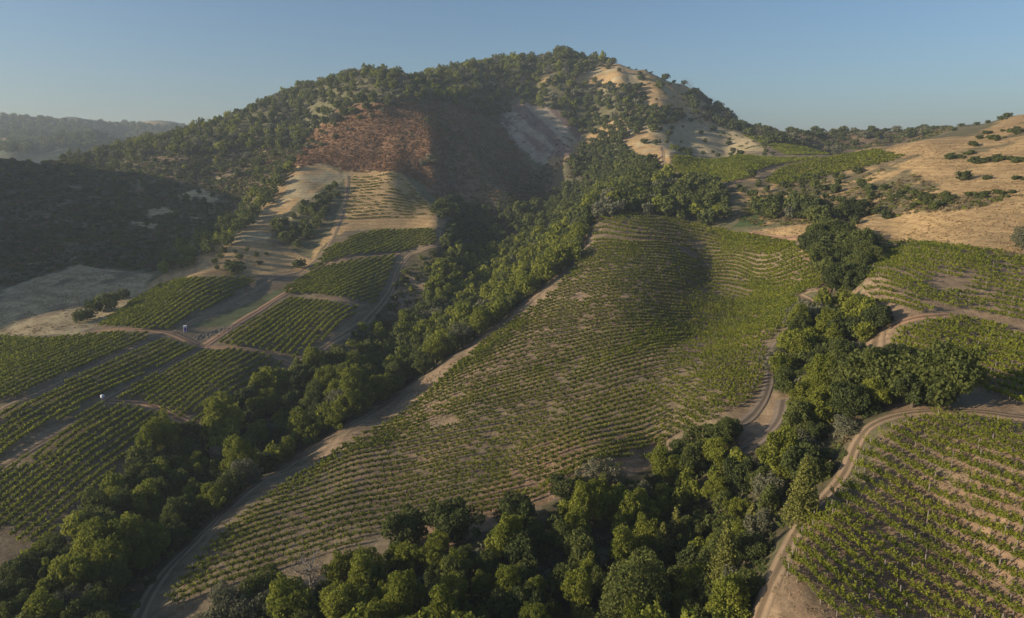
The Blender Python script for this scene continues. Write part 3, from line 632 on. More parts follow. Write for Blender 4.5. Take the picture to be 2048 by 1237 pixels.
def make_dead(s):
    rng = np.random.RandomState(s); parts = [tube([(0, 0, -.2), (.03, 0, .5), (0, .04, 1.0), (.05, 0, 1.6)], [.09, .07, .05, .02], 7)]; tips = []
    for i in range(16):
        a = rng.rand()*6.28; z = rng.uniform(.3, 1.3); e = rng.uniform(.5, .95); p1 = np.array([math.cos(a)*e*.5, math.sin(a)*e*.5, z+.25]); p2 = np.array([math.cos(a)*e, math.sin(a)*e, z+.5*rng.rand()+.2])
        parts.append(tube([(0, 0, z), p1, p2], [.035, .022, .008], 5))
        for j in range(5):
            q = p1+(p2-p1)*rng.rand(); w2 = q+rng.normal(size=3)*.22+np.array([0, 0, .12]); parts.append(tube([q, (q+w2)/2+rng.normal(size=3)*.03, w2], [.012, .009, .004], 4)); tips += [q, w2, w2]
    tips = np.array(tips); P = tips[rng.randint(0, len(tips), 1900)]+rng.normal(size=(1900, 3))*.11
    V = leaf_quads(P, np.full(len(P), .085), rng, None, 0, .35); tn = np.repeat(rng.rand(len(P)), 4)
    tv, tf = join(parts); k = slice(0, 1600)
    return (mesh_np('crown', V, quads(len(P)), [M_BARE], False, tn), mesh_np('trunk', tv, tf, [M_DBARK], True), [(V[k], tn[k]), (V[k], tn[k])], M_BARE, 1.9)
KINDS['bare'] = [make_dead(41), make_dead(42)]
# ---- placing
VPOLY = [PA, PB]
RP = np.concatenate([np.c_[q, np.full(len(q), wd/2)] for q, wd in ROADPX])
def near_road(x, y, r): return (np.hypot(RP[:, 0]-x, RP[:, 1]-y) < RP[:, 2]+r).any()
TREES = []; rngt = np.random.RandomState(99)
def scatter(where, poly, y0, y1, gap, R0, R1, mix, off=.5, avoid=True, cap=100000, hs=1.0):
    us = [p[0] for p in poly]; a0 = ray(min(us), 700)[0]; 
    n = 0; P = []; xs0 = min((min(us)-1024)/F*y*1.25 for y in (y0, y1)); xs1 = max((max(us)-1024)/F*y*1.25 for y in (y0, y1))
    area = (xs1-xs0)*(y1-y0); m = int(min(area/(gap*gap)*7, 90000)); X = rngt.uniform(xs0, xs1, m); Y = rngt.uniform(y0, y1, m); Z = hgt(X, Y)
    Rr = rngt.uniform(R0, R1, m); u, v = proj(X, Y, Z+Rr*1.6*off); ok = inpoly(u, v, poly) & (u > -140) & (u < 2190) & (v < 1420)
    X, Y, Z, Rr, u = X[ok], Y[ok], Z[ok], Rr[ok], u[ok]; grid = {}; names = [k for k, _ in mix]; pw = np.array([q for _, q in mix], float); pw /= pw.sum()
    for i in range(len(X)):
        g = gap*(.75+.5*Rr[i]/((R0+R1)/2)) if R1 > R0 else gap; c = (int(X[i]//gap), int(Y[i]//gap)); bad = False
        for ax in (-2, -1, 0, 1, 2):
            for ay in (-2, -1, 0, 1, 2):
                for j in grid.get((c[0]+ax, c[1]+ay), ()):
                    if (X[i]-X[j])**2+(Y[i]-Y[j])**2 < (g*.9)**2: bad = True; break
                if bad: break
            if bad: break
        if bad: continue
        if avoid:
            if near_road(X[i], Y[i], Rr[i]*(.95 if Y[i] < 130 else .4 if Y[i] < 180 else -.25)): continue
            uu, vv = proj(X[i], Y[i], Z[i])
            if any(inpoly(np.array([uu]), np.array([vv]), p)[0] for p in VPOLY): continue
        # kinds cluster a little
        q = vnoise(X[i], Y[i], 16, 700); kd = rngt.choice(names, p=pw) if rngt.rand() < .6 else names[int(q*.999*len(names))]
        grid.setdefault(c, []).append(i); TREES.append([where, kd, X[i], Y[i], Z[i], Rr[i], rngt.uniform(.85, 1.15)*hs]); n += 1
        if n >= cap: break
def one(where, kd, u, v, Rr, hs=1.0, ymin=45):
    """a tree whose foot is seen at u, v"""
    p = unproj(u, v, ymin)
    while p is None: v += 3; p = unproj(u, v, ymin)
    TREES.append([where, kd, p[0], p[1], p[2], Rr, hs])
CREEK = 'in the long creek woods'; BOT = 'in the bottom centre woods'; DRAW = 'in the right hand draw'; 
# landmark trees
one(BOT, 'dense', 1268, 1262, 4.9, 1.25)
one(BOT, 'conifer', 1448, 1195, 2.7, 1.0); one(BOT, 'conifer', 1318, 1140, 2.3, .85); one(BOT, 'conifer', 1350, 1085, 1.9, .85); one(DRAW, 'conifer', 1600, 1046, 2.6, .85); one(BOT, 'conifer', 1500, 1080, 1.8, .8)
one(BOT, 'tall', 1385, 1215, 2.6, 1.0); one(BOT, 'tall', 1225, 1045, 2.2, 1.0); one(BOT, 'bright', 1460, 1262, 2.8, 1.0)
one(BOT, 'dark', 815, 1092, 4.0, 1.1); one(BOT, 'dark', 912, 1080, 4.1, 1.1); one(BOT, 'dark', 1030, 1060, 3.9, 1.05); one(BOT, 'dark', 1140, 1005, 3.2, 1); one(BOT, 'grey', 1200, 985, 3.4, 1.1)
one(BOT, 'bright', 1320, 960, 3.2, 1.1); one(BOT, 'olive', 1400, 905, 3.4, 1); one(BOT, 'olive', 1440, 890, 3.3, 1); one(BOT, 'bright', 1430, 935, 2.8, 1.1); one(BOT, 'dark', 1370, 935, 2.9, 1)
one(BOT, 'tall', 900, 1225, 2.4, 1); one(BOT, 'bright', 1010, 1120, 2.8, 1.2); one(BOT, 'bright', 905, 1170, 2.4, 1.1); one(BOT, 'tall', 730, 1200, 2.8, 1.0); one(BOT, 'bright', 880, 1105, 2.2, .9)
one('below the central vineyard corner', 'bare', 622, 1195, 3.2, 1.2); one('below the central vineyard corner', 'olive', 530, 1215, 3.6, 1.0); one('below the central vineyard corner', 'grey', 460, 1262, 3.8, 1.0); one('below the central vineyard corner', 'bright', 585, 1262, 3.6, 1.15); one('below the central vineyard corner', 'dark', 655, 1215, 2.6, .9)
one(DRAW, 'olive', 1880, 812, 5.4, 1.15); one(DRAW, 'olive', 1770, 808, 5.2, 1.1); one(DRAW, 'dark', 1825, 815, 3.8, 1.0); one(DRAW, 'dark', 1752, 660, 3.6, .9); one(DRAW, 'tall', 1718, 650, 3.0, .95); one(DRAW, 'dark', 1790, 730, 2.8, .9)
one(DRAW, 'grey', 1610, 665, 5.0, .95); one(DRAW, 'olive', 1575, 790, 3.4, 1.0); one(DRAW, 'grey', 1560, 745, 3.2, 1.0)
one('on the golden right slope', 'dark', 1926, 362, 2.9, .95); one('at the saddle track', 'olive', 1502, 357, 3.6, .9); one('on the right scrub slope', 'dark', 1716, 349, 3.0, .8); one('on the right scrub slope', 'dark', 1712, 438, 5.5, 1.0); one('on the right scrub slope', 'olive', 1687, 438, 4.0, .9)
one('at the right edge above the upper vineyard', 'grey', 2048, 502, 4.0, 1.0)
one('on the golden left nose', 'dark', 472, 548, 5.2, .85); one('on the golden left nose', 'dark', 598, 538, 3.4, .9); one('beside the upper plot track', 'olive', 893, 498, 4.2, 1.2)
one('below the pale left slope', 'olive', 222, 622, 4.4, 1.1); one('below the pale left slope', 'dark', 195, 625, 3.8, 1.0); one('below the pale left slope', 'olive', 160, 645, 3.4, .9); one('below the pale left slope', 'dark', 245, 600, 3.4, .9); one('below the pale left slope', 'dark', 175, 640, 3.6, .8)
for q in ((1290,289),(1312,291),(1338,272),(1277,263)): one('on the golden upper slope', 'dark', q[0], q[1], 3.6, .9)
one('on the golden upper slope', 'tall', 1345, 300, 2.6, .7); one('on the golden upper slope', 'olive', 1365, 306, 4, .7)
one('on the bare ridge', 'dark', 1331, 158, 5.0, .9); one('on the bare ridge', 'dark', 1282, 162, 4.8, .8); one('on the bare ridge', 'olive', 1320, 178, 6.0, .9)
for q in ((860,322),(868,328),(848,332)): one('on the dark brush slope', 'grey', q[0], q[1], 3.0, 1)
# woods
G5 = [('olive', 3), ('oval', 3), ('bright', 3), ('tall', 1.5), ('dark', 2), ('grey', 1.0)]
scatter(CREEK, [(-60,1330),(-60,1215),(0,1185),(60,1130),(100,1085),(190,1050),(205,985),(270,920),(345,868),(410,866),(440,815),(520,765),(590,728),(640,722),(720,690),(800,655),(850,600),(880,540),(900,500),(980,500),(1090,470),(1180,410),(1172,470),(1150,512),(1090,556),(985,640),(895,700),(800,765),(700,830),(620,875),(520,940),(455,1000),(400,1070),(320,1150),(240,1280),(120,1330)], 82, 400, 3.5, 2.4, 4.3, G5, hs=1.15)
scatter('on the creek bank below the track', [(790,560),(860,500),(900,500),(880,560),(850,610),(760,660),(690,700),(640,720),(700,675),(780,600)], 200, 400, 6.0, 1.4, 2.6, [('bush', 4), ('dark', 1), ('bright', .6)], .4)
scatter('in the dark upper ravine', [(880,500),(905,455),(870,410),(905,395),(1000,420),(1090,395),(1150,360),(1200,345),(1290,330),(1310,352),(1190,400),(1175,440),(1100,460),(1010,500),(950,520)], 380, 640, 5.2, 2.6, 4.2, [('dark', 4), ('olive', 1.5), ('oval', 1)])
scatter('in the wood above the central vineyard', [(1170,425),(1175,385),(1230,365),(1320,345),(1440,365),(1458,400),(1448,432),(1400,442),(1330,425),(1250,415),(1195,428)], 310, 460, 4.8, 3.0, 4.8, [('olive', 3), ('bright', 1.6), ('oval', 2), ('dark', 2), ('grey', 1)])
scatter(BOT, [(660,1330),(670,1150),(760,1120),(840,1105),(870,1120),(960,1110),(1000,1080),(1090,1065),(1140,1020),(1230,985),(1290,960),(1360,940),(1440,920),(1500,925),(1560,990),(1545,1060),(1555,1110),(1530,1180),(1470,1330)], 62, 125, 2.9, 1.7, 3.0, G5, hs=1.2)
scatter(BOT, [(1360,880),(1470,850),(1480,880),(1440,940),(1340,960)], 90, 140, 4.0, 2.0, 3.0, G5)
scatter('below the central vineyard corner', [(370,1330),(400,1210),(470,1175),(620,1200),(640,1330)], 70, 110, 3.2, 2.0, 3.0, [('olive', 3), ('grey', 2), ('bright', 2)])
scatter(DRAW, [(1600,655),(1640,618),(1690,600),(1735,612),(1765,660),(1745,690),(1755,730),(1800,760),(1900,800),(1760,835),(1715,870),(1680,950),(1640,1010),(1590,1040),(1550,1020),(1560,930),(1585,880),(1560,800),(1565,720)], 85, 185, 3.1, 2.0, 3.5, G5, hs=1.15)
scatter('in the big oak clump', [(1612,480),(1650,456),(1700,456),(1742,490),(1735,545),(1712,590),(1665,590),(1632,545)], 165, 260, 3.8, 3.2, 5.0, [('dark', 2), ('olive', 3)])
scatter('below the golden right slope', [(1508,412),(1560,395),(1620,400),(1660,420),(1650,445),(1600,450),(1530,455),(1510,440)], 260, 380, 6.5, 3.6, 5.4, [('olive', 3), ('dark', 2), ('grey', 1)])
scatter('along the golden left spur', [(312,535),(350,500),(420,460),(470,425),(520,372),(548,350),(585,325),(570,350),(545,395),(500,435),(465,470),(400,512),(345,545)], 330, 520, 5.6, 2.8, 4.4, [('olive', 2), ('oval', 2), ('bright', 2), ('grey', 1)], .6)
scatter('in the gully beside the terraces', [(548,445),(600,412),(655,372),(694,365),(694,395),(668,455),(620,492),(570,495)], 370, 500, 5.4, 2.6, 4.2, [('dark', 3), ('olive', 2)])
scatter('on the golden left nose', [(440,500),(520,495),(590,515),(585,530),(500,525),(420,540)], 320, 420, 6.0, 1.3, 2.2, [('bush', 3), ('olive', 1)])
HW = [('olive', 3), ('oval', 3), ('dark', 2.5), ('grey', 1.6), ('bright', 1.2), ('bare', .7)]
scatter('ridge', [(150,275),(380,255),(500,205),(560,175),(640,125),(760,118),(860,115),(875,180),(820,202),(740,208),(690,228),(640,248),(600,285),(480,292),(400,302),(200,310)], 520, 830, 7.4, 3.2, 5.2, HW, .55)
scatter('ridge', [(850,135),(950,95),(1050,82),(1120,70),(1232,92),(1228,125),(1170,140),(1130,163),(1050,168),(950,180),(880,195)], 600, 900, 6.6, 3.2, 5.4, HW, .55)
scatter('slope', [(830,192),(950,182),(1060,172),(1130,165),(1200,160),(1280,172),(1290,196),(1262,225),(1215,258),(1168,268),(1110,215),(1040,208),(1000,226),(950,222),(900,200)], 560, 840, 6.8, 3.0, 5.0, HW, .5)
scatter('slope', [(1190,272),(1230,245),(1280,212),(1350,212),(1375,232),(1310,255),(1260,268),(1215,285)], 520, 760, 7.0, 3.2, 5.2, [('dark', 2), ('olive', 3)])
scatter('slope', [(1150,345),(1140,315),(1180,282),(1240,278),(1262,310),(1320,320),(1300,345),(1200,360)], 440, 640, 6.4, 3.0, 4.8, [('dark', 4), ('olive', 1)])
scatter('slope', [(1368,165),(1420,172),(1445,205),(1500,240),(1570,272),(1640,300),(1590,300),(1500,265),(1430,240),(1395,225)], 560, 830, 6.4, 3.2, 5.4, [('dark', 4), ('bare', 1)])
scatter('slope', [(1480,225),(1530,245),(1570,258),(1640,250),(1720,240),(1800,250),(1900,255),(1890,265),(1720,280),(1650,308),(1560,285)], 560, 900, 12.5, 2.2, 5.6, [('dark', 5), ('grey', 1)], hs=.8)
scatter('slope', [(0,330),(60,300),(150,300),(300,285),(480,290),(560,300),(540,350),(420,350),(250,380),(0,400)], 430, 700, 8.5, 1.5, 3.4, HW)
scatter('slope', [(0,400),(250,380),(420,350),(520,350),(400,470),(300,530),(0,540)], 330, 560, 11, 1.4, 3.0, [('dark', 4), ('olive', 1), ('grey', 1)])
scatter('slope', [(640,240),(760,200),(800,205),(700,260),(620,300),(560,340),(545,330)], 460, 700, 7, 1.6, 3.0, [('grey', 3), ('olive', 2), ('bare', 1.5)])
for u, v, sw, nb_ in ((2030,264,22,16),(1975,267,9,6),(1984,278,16,12),(1946,292,7,5),(1910,315,22,16),(1992,320,20,14),(2034,323,16,12),(1950,325,16,9),(1937,309,8,4),(1976,360,8,4),(2036,360,12,5),(1900,262,8,5),(1876,405,30,16),(1960,395,22,8),(2010,388,20,6),(1800,395,20,8)):
    for k in range(nb_):
        p = unproj(u+rngt.normal()*sw*.6, v+rngt.normal()*sw*.13)
        if p is not None: TREES.append(['slope', 'bush' if k % 5 else 'dark', p[0], p[1], p[2], rngt.uniform(.9, 1.9), .75])
for u, v, r_ in ((1953,248,2.2),(2003,238,2.4),(2014,236,2.8),(1921,254,2.4),(1975,244,1.8),(1908,262,2.2)): one('slope', 'dark', u, v, r_, .75)
scatter('slope', [(1460,375),(1640,345),(1900,385),(1850,425),(1640,445),(1520,400)], 240, 420, 7.5, 1.4, 3.2, [('bush', 3), ('olive', 2), ('dark', 1)])
scatter('slope', [(1200,130),(1300,130),(1480,250),(1560,310),(1350,310),(1280,200)], 480, 860, 15, 1.4, 3.2, [('bush', 3), ('dark', 1)])
scatter('far', [(-100,225),(240,250),(400,255),(400,290),(0,300)], 1100, 2000, 15, 6, 10, [('dark', 3), ('olive', 1)], cap=2200, hs=1.2)
# ---- dry grass and weeds standing between the rows of the nearer fields
def tufts(name, poly, y0, y1, gap, mat, label, seed, thr):
    us = [p[0] for p in poly]; rng = np.random.RandomState(seed); xs0 = min((min(us)-1024)/F*y*1.2 for y in (y0, y1)); xs1 = max((max(us)-1024)/F*y*1.2 for y in (y0, y1))
    m = int((xs1-xs0)*(y1-y0)/gap**2); X = rng.uniform(xs0, xs1, m); Y = rng.uniform(y0, y1, m); Z = hgt(X, Y); u, v = proj(X, Y, Z)
    ok = inpoly(u, v, poly) & (u > -30) & (u < 2080) & (v < 1270) & (fbm(X, Y, 9, seed, 3)+rng.normal(size=m)*.08 > thr); X, Y, Z = X[ok], Y[ok], Z[ok]; k = 5
    P = np.repeat(np.c_[X, Y, Z], k, 0)+rng.normal(size=(len(X)*k, 3))*[.22, .22, .05]+[0, 0, .12]; D = np.linalg.norm(P, axis=1)
    d = rng.normal(size=P.shape)*[1, 1, .3]; V = leaf_quads(P, np.clip(.0022*D, .14, .5), rng, d, .5, .8)
    tag(link(name, mesh_np(name, V, quads(len(P)), [mat], False, np.repeat(rng.rand(len(P)), 4))), label, 'grass', None, 'stuff'); print(name, len(P))
M_STRAW = leaf_mat('straw', (.17, .125, .07), (.42, .31, .16), .2)
tufts('dry_grass', PA, 80, 350, 1.35, M_STRAW, 'dry straw coloured grass tufts between the rows of the central vineyard', 71, .46)
tufts('dry_grass', PB, 50, 110, .75, M_STRAW, 'dry straw coloured grass tufts between the rows of the lower right vineyard', 72, .44)
tufts('dry_grass', [(1500,462),(1600,450),(1700,430),(1850,400),(2048,360),(2100,350),(2100,520),(2048,510),(1800,482),(1740,484),(1630,490)], 160, 360, 1.5, M_STRAW, 'straw coloured hay grass on the golden slope above the upper right vineyard', 73, .40)
tufts('dry_grass', [(1640,320),(1720,305),(1850,283),(1950,280),(2048,232),(2100,230),(2100,390),(2048,400),(1900,390),(1800,340)], 220, 520, 2.2, M_STRAW, 'dry golden grass on the right hill crest', 74, .42)
tufts('dry_grass', [(0,610),(60,565),(150,532),(250,548),(300,552),(270,588),(200,650),(150,668),(0,672)], 230, 420, 1.9, M_STRAW, 'pale dry grass on the shaded slope at the left edge', 75, .42)
print('TREES', len(TREES))
for T in TREES: T.append(T[5]/math.sqrt(T[2]**2+T[3]**2+T[4]**2))
def seen(T):
    u, v = proj(T[2], T[3], T[4]+T[5]); return -30 < u < 2078 and v < 1290
TREES.sort(key=lambda T: -T[7]*(1 if seen(T) and T[0] not in ('slope', 'ridge', 'far') else .25))
NI = 300; ADJ = {'olive': ('round olive green', 'oak_tree'), 'oval': ('upright olive green', 'oak_tree'), 'bright': ('bright yellow green', 'bay_tree'), 'tall': ('slender yellow green', 'bay_tree'), 'dark': ('dark green', 'oak_tree'), 'grey': ('grey green', 'oak_tree'), 'dense': ('large dense dome shaped', 'oak_tree'), 'bush': ('low dark', 'shrub'), 'conifer': ('pointed', 'conifer_tree'), 'bare': ('bare pale grey dead', 'dead_tree')}
groups = {}
for T in TREES[:NI]:
    big = T[5]*T[6] > 3.4; T.append('large' if big and T[1] not in ('dense',) else ('small' if T[5]*T[6] < 2.2 else 'medium'))
    groups.setdefault((T[0], T[1], T[8]), []).append(T)
for key, L_ in groups.items():
    L_.sort(key=lambda T: -float(proj(T[2], T[3], T[4])[1]))
    for i, T in enumerate(L_):
        adj, nm = ADJ[T[1]]; noun = {'oak_tree': 'oak', 'bay_tree': 'tree', 'conifer_tree': 'conifer', 'dead_tree': 'tree', 'shrub': 'shrub'}[nm]
        where = T[0] if T[0] not in ('slope', 'ridge', 'far') else 'on the far hillside'
        lab = '%s%s %s %s' % ('' if T[1] == 'dense' else T[8]+' ', adj, noun, where)
        if len(L_) > 1: lab += ', %s lowest' % ordinal(i+1)
        lab = lab.replace('1st lowest', 'lowest')
        var = KINDS[T[1]]; cm, tm, low, mat, h = var[int(rngt.randint(len(var)))]
        root = link(nm, None, None, (T[2], T[3], T[4]-.1)); root.scale = (T[5], T[5], T[5]*T[6]); root.rotation_euler = (rngt.normal()*.04, rngt.normal()*.04, rngt.rand()*6.28)
        link('crown', cm, root); link('trunk', tm, root)
        tag(root, lab, 'shrub' if nm == 'shrub' else 'tree', 'trees '+where)
# the remaining, smaller seen trees: one wood
def stuff_mesh(name, items, label, cat):
    """items: (arrays V, tint, material index, x, y, z, scale xyz, rot, tint shift)"""
    Vs = []; Ts = []; Ms = []
    mats = []
    for V, tn, mat, x, y, z, sx, sz, rot, sh in items:
        if mat not in mats: mats.append(mat)
        c, s = math.cos(rot), math.sin(rot); Q = np.empty_like(V); Q[:, 0] = (V[:, 0]*c-V[:, 1]*s)*sx+x; Q[:, 1] = (V[:, 0]*s+V[:, 1]*c)*sx+y; Q[:, 2] = V[:, 2]*sz+z
        Vs.append(Q); Ts.append(tn+sh); Ms.append(np.full(len(V)//4, mats.index(mat)))
    V = np.concatenate(Vs); o = link(name, mesh_np(name, V, quads(len(V)//4), mats, False, np.concatenate(Ts), np.concatenate(Ms))); tag(o, label, cat, None, 'stuff'); return len(V)//4
items = []
for T in TREES[NI:]:
    var = KINDS[T[1]]; cm, tm, low, mat, h = var[int(rngt.randint(len(var)))]; D = T[5]/T[7]
    V, tn = low[0 if D < 330 else 1]
    items.append((V, tn, mat, T[2], T[3], T[4]-.1, T[5], T[5]*T[6], rngt.rand()*6.28, rngt.uniform(-.25, .35)))
nq = stuff_mesh('distant_woodland', items, 'mixed olive and dark oak woodland covering the creek depths and far slopes', 'woodland')
# ------------------------------------------------------------------ brush cover of the wild slopes
def brush_proto(seed, n, size):
    rng = np.random.RandomState(seed); d = rng.normal(size=(n, 3)); d[:, 2] = np.abs(d[:, 2]); d /= np.linalg.norm(d, axis=1)[:, None]
    P = d*rng.uniform(.7, 1.05, n)[:, None]*np.array([1, 1, .75]); return leaf_quads(P, np.full(n, size), rng, d, .6), np.repeat(rng.rand(n)*.5, 4)
BP = [brush_proto(s, 16, .85) for s in range(900, 906)]
def brush(name, poly, y0, y1, gap, r0, r1, mats, label, thr=None, seed=1):
    us = [p[0] for p in poly]; xs0 = min((min(us)-1024)/F*y*1.1 for y in (y0, y1)); xs1 = max((max(us)-1024)/F*y*1.1 for y in (y0, y1)); rng = np.random.RandomState(seed)
    m = int((xs1-xs0)*(y1-y0)/gap**2); X = rng.uniform(xs0, xs1, m); Y = rng.uniform(y0, y1, m); Z = hgt(X, Y); u, v = proj(X, Y, Z); ok = inpoly(u, v, poly) & (u > -60) & (u < 2110)
    cl = fbm(X, Y, 22, seed+50, 4)
    for pl in [q[0] for q in PLOTS if q[3] == 'pale'][2:]:
        if name == 'chaparral': ok &= ~(inpoly(u, v, pl) & (rng.rand(m) < .93))
    if thr is not None: ok &= (cl+rng.normal(size=m)*.05) > thr
    X, Y, Z, cl = X[ok], Y[ok], Z[ok], cl[ok]; it = []
    for i in range(len(X)):
        V, tn = BP[rng.randint(6)]; r = rng.uniform(r0, r1); q = vnoise(X[i], Y[i], 20, seed+9)+rng.normal()*.22; mt = mats[int(np.clip(q, 0, .999)*len(mats))]
        it.append((V, tn, mt, X[i], Y[i], Z[i]-.1, r, r*rng.uniform(.7, 1.1), rng.rand()*6.28, rng.uniform(-.2, .5)))
    n = stuff_mesh(name, it, label, 'brush'); print(name, len(it), n)
brush('rust_brush', [(520,330),(600,280),(700,225),(760,208),(840,205),(885,250),(890,320),(865,380),(850,370),(800,345),(700,345),(640,325),(560,350)], 420, 640, 1.6, .6, 1.2, [M_RUSTL, M_RUSTL, M_RUSTL, M_RUSTL, M_BRUSH], 'dry rust red brush covering the rounded knob in the middle', None, 11)
brush('brown_brush', [(840,192),(930,190),(1010,255),(1060,330),(1120,410),(1000,470),(905,440),(860,385),(885,310),(870,245)], 400, 720, 2.0, .7, 1.4, [M_BRUSH, M_RUSTL, M_BRUSH, M_OLIVE], 'brown brush, toned for shade on the right side of the knob', None, 12)  # on the knob's right flank the browner brush colour stands in for shade
brush('chaparral', [(-40,320),(60,300),(200,305),(380,275),(560,255),(620,285),(560,350),(500,400),(350,500),(305,545),(150,530),(60,560),(-40,590)], 320, 740, 2.2, .9, 2.2, [M_OLIVE, M_BRUSH, M_OLIVE, M_DARK, M_GREY], 'dense dark chaparral covering the shaded slope at the left', .28, 13)
brush('saddle_scrub', [(1560,258),(1900,245),(1905,272),(1720,300),(1655,310),(1560,285)], 520, 900, 3.6, 1.0, 2.4, [M_DARK, M_BRUSH, M_OLIVE], 'dark scrub on the ridge behind the saddle', .35, 14)
brush('olive_scrub', [(1460,378),(1540,352),(1640,352),(1740,330),(1820,345),(1900,392),(2048,392),(1950,418),(1850,428),(1700,443),(1520,455),(1450,430)], 220, 430, 1.9, .5, 1.2, [M_OLIVE, M_BRUSH, M_BRIGHT, M_BRUSH], 'low olive and brown scrub on the right slope', .42, 15)
brush('hill_scrub', [(1280,170),(1300,150),(1480,250),(1580,310),(1480,300),(1400,250),(1350,200)], 480, 820, 4.2, .8, 1.8, [M_DARK, M_OLIVE], 'small dark scrub dotted on the golden upper hill', .58, 16)
brush('creek_undergrowth', [(800,560),(850,505),(900,500),(1080,450),(1170,480),(1090,565),(960,665),(800,775),(620,885),(480,975),(340,1120),(250,1250),(-40,1250),(60,1150),(205,1010),(395,868),(560,765),(750,660)], 90, 430, 2.6, .6, 1.5, [M_DARK, M_OLIVE, M_BRUSH, M_BRIGHT], 'green undergrowth filling the creek bed below the trees', .38, 17)
brush('draw_undergrowth', [(1640,600),(1700,592),(1735,660),(1745,800),(1715,870),(1650,990),(1550,1070),(1500,1300),(650,1300),(680,1160),(860,1110),(1000,1070),(1130,1020),(1280,960),(1400,900),(1480,930),(1570,900),(1560,720)], 60, 190, 1.8, .5, 1.2, [M_DARK, M_OLIVE, M_BRUSH, M_GREY], 'green undergrowth below the trees of the draw and bottom woods', .40, 18)
brush('scree_scrub', [(1000,225),(1110,212),(1165,268),(1110,335),(1030,290)], 560, 800, 4.2, .6, 1.5, [M_BRUSH, M_GREY], 'sparse grey brown scrub on the pale scree gully', .5, 20)
brush('ridge_scrub', [(835,232),(870,240),(920,268),(980,310),(1040,355),(1085,400),(1060,398),(1000,350),(930,300),(870,262)], 440, 640, 3.2, .9, 2.0, [M_GREY, M_OLIVE, M_DARK], 'line of grey green scrub along the spine of the dark slope', .35, 21)
brush('ravine_scrub', [(1090,330),(1200,300),(1250,330),(1190,400),(1080,420),(1000,400),(1060,360)], 440, 640, 3.0, .9, 2.0, [M_DARK, M_BRUSH, M_DARK], 'dark scrub lining the upper ravine', .3, 19)
# ------------------------------------------------------------------ small built things
def bev_box(name, dims, z, mat, parent, loc=(0, 0), bev=.04):
    import bmesh
    bm = bmesh.new(); bmesh.ops.create_cube(bm, size=1.0)
    for vv in bm.verts: vv.co.x *= dims[0]; vv.co.y *= dims[1]; vv.co.z *= dims[2]
    bmesh.ops.bevel(bm, geom=bm.edges[:], offset=bev, segments=2, affect='EDGES', profile=.6)
    me = bpy.data.meshes.new(name); bm.to_mesh(me); bm.free(); me.materials.append(mat)
    return link(name, me, parent, (loc[0], loc[1], z+dims[2]/2))
M_WHITE = plain_mat('white_plastic', (.75, .75, .74), .5, 1.0, .04); M_PURP = plain_mat('violet_panel', (.16, .07, .32), .5, 1.0, .1); M_GREYM = plain_mat('galvanised_steel', (.45, .45, .45), .5, 2, .1); M_STONE = plain_mat('field_stone', (.15, .135, .115), .95, 2, .4)
p = unproj(371, 664); r = link('portable_toilet', None, None, tuple(p)); r.rotation_euler = (0, 0, R(18))
bev_box('base', (1.25, 1.25, .16), 0, M_GREYM, r); bev_box('cabin', (1.12, 1.12, 1.95), .16, M_WHITE, r)
bev_box('door', (.78, .05, 1.5), .24, M_PURP, r, (.05, -.575), .015); bev_box('side_panel', (.04, .8, 1.2), .26, M_PURP, r, (.575, 0), .015)
bev_box('roof', (1.24, 1.24, .18), 2.113, M_WHITE, r, (0, 0), .08); bev_box('vent_pipe', (.1, .1, .35), 2.295, M_GREYM, r, (.4, .4), .02)
tag(r, 'white and violet portable toilet standing where the left farm tracks meet', 'toilet')
p = unproj(206, 803); r = link('water_tank', None, None, tuple(p)); 
tv, tf = tube([(0, 0, 1.0), (0, 0, 1.03), (0, 0, 1.15), (0, 0, 1.75), (0, 0, 1.92), (0, 0, 1.98)], [.05, .42, .5, .5, .32, .06], 16); link('tank', mesh_np('tank', tv, tf, [M_WHITE], True), r)
tv, tf = tube([(0, 0, -.1), (0, 0, .5), (0, 0, 1.03)], [.09, .07, .07], 8); link('stand', mesh_np('stand', tv, tf, [M_GREYM], True), r); bev_box('valve_box', (.3, .25, .45), .95, M_PURP, r, (.42, -.3), .03)
tag(r, 'small white tank on a thin stand at the corner of two left plots', 'tank')
for k, (u, lab) in enumerate(((1466, 'left of two thin masts on the bare ridge right of the summit'), (1470, 'right of two thin masts on the bare ridge right of the summit'))):
    v = 222; p = unproj(u, v)
    while p is None or p[1] > 1000: v += 1; p = unproj(u, v)
    tv, tf = tube([(0, 0, -.5), (0, 0, 5.5), (0, 0, 11.5)], [.16, .12, .05], 6); r = link('mast', None, None, tuple(p)); link('pole', mesh_np('pole', tv, tf, [M_GREYM], True), r)
    tv, tf = tube([(-.9, 0, 10.2), (0, 0, 10.2), (.9, 0, 10.2)], [.05, .05, .05], 4); link('crossbar', mesh_np('crossbar', tv, tf, [M_GREYM]), r); tag(r, lab, 'mast', 'masts on the ridge')
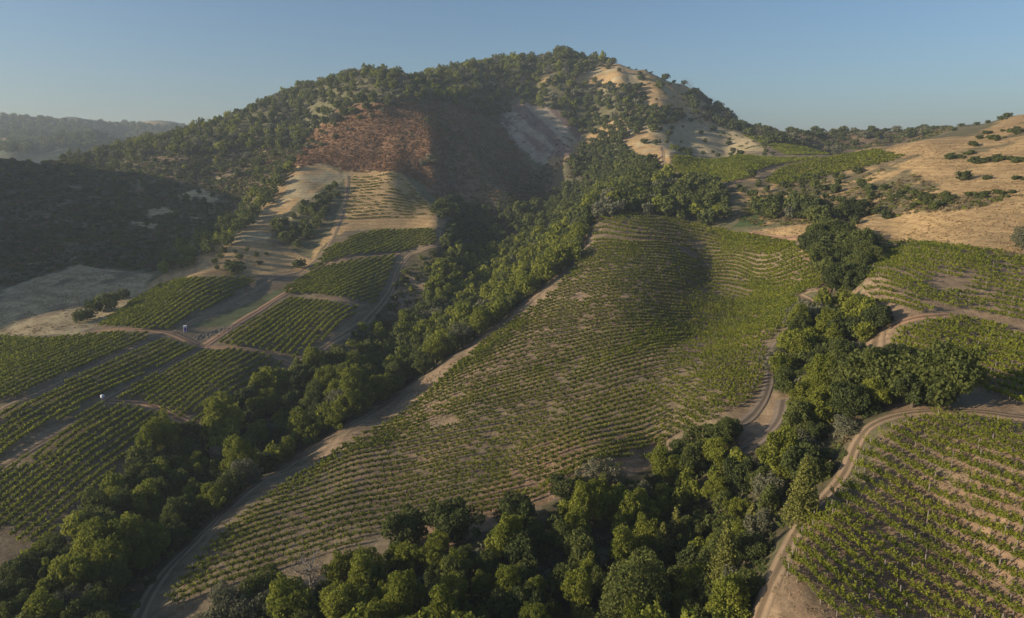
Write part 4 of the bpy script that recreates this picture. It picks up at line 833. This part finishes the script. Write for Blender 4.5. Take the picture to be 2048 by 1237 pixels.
# field stones heaped along the bank between the tracks
Vs = []; Fs = []; o_ = 0; rg = np.random.RandomState(8)
for i in range(420):
    t = rg.rand(); u = 392+t*88+rg.normal()*3; v = 672-t*26+abs(rg.normal())*5; p = unproj(u, v); s = rg.uniform(.12, .36)
    q = np.array([[-1, -1, -.6], [1, -1, -.6], [1, 1, -.6], [-1, 1, -.6], [-.7, -.6, .7], [.6, -.7, .8], [.7, .6, .6], [-.6, .7, .7]])*s*rg.uniform(.6, 1.2, (8, 3)); a = rg.rand()*6.28
    q = np.c_[q[:, 0]*math.cos(a)-q[:, 1]*math.sin(a), q[:, 0]*math.sin(a)+q[:, 1]*math.cos(a), q[:, 2]]+p; Vs.append(q); Fs.append(np.r_[BOXF, [[3, 2, 1, 0]]]+o_); o_ += 8
tag(link('field_stones', mesh_np('field_stones', np.concatenate(Vs), np.concatenate(Fs), [M_STONE])), 'heap of grey field stones along the bank beside the toilet', 'stones', None, 'stuff')
# ------------------------------------------------------------------ evening haze over the whole valley
M_HAZE = bpy.data.materials.new('haze'); M_HAZE.use_nodes = True; N = M_HAZE.node_tree.nodes; L = M_HAZE.node_tree.links
for x in list(N):
    if x.type == 'BSDF_PRINCIPLED': N.remove(x)
pv = N.new('ShaderNodeVolumePrincipled'); pv.inputs['Color'].default_value = (.74, .86, .97, 1); pv.inputs['Density'].default_value = .00019; pv.inputs['Anisotropy'].default_value = .15
L.new(pv.outputs[0], [x for x in N if x.type == 'OUTPUT_MATERIAL'][0].inputs['Volume'])
z0 = float(H.min())-1.5; z1 = max(float(H.max())+16, 5)
v = np.array([(x, y, z) for z in (z0, z1) for x, y in ((-6100, -3100), (6100, -3100), (6100, 8200), (-6100, 8200))])
o = link('haze', mesh_np('haze', v, [(3, 2, 1, 0), (4, 5, 6, 7), (0, 1, 5, 4), (1, 2, 6, 5), (2, 3, 7, 6), (3, 0, 4, 7)], [M_HAZE])); tag(o, kind='stuff')
SC.cycles.volume_step_rate = 4; SC.cycles.volume_max_steps = 64
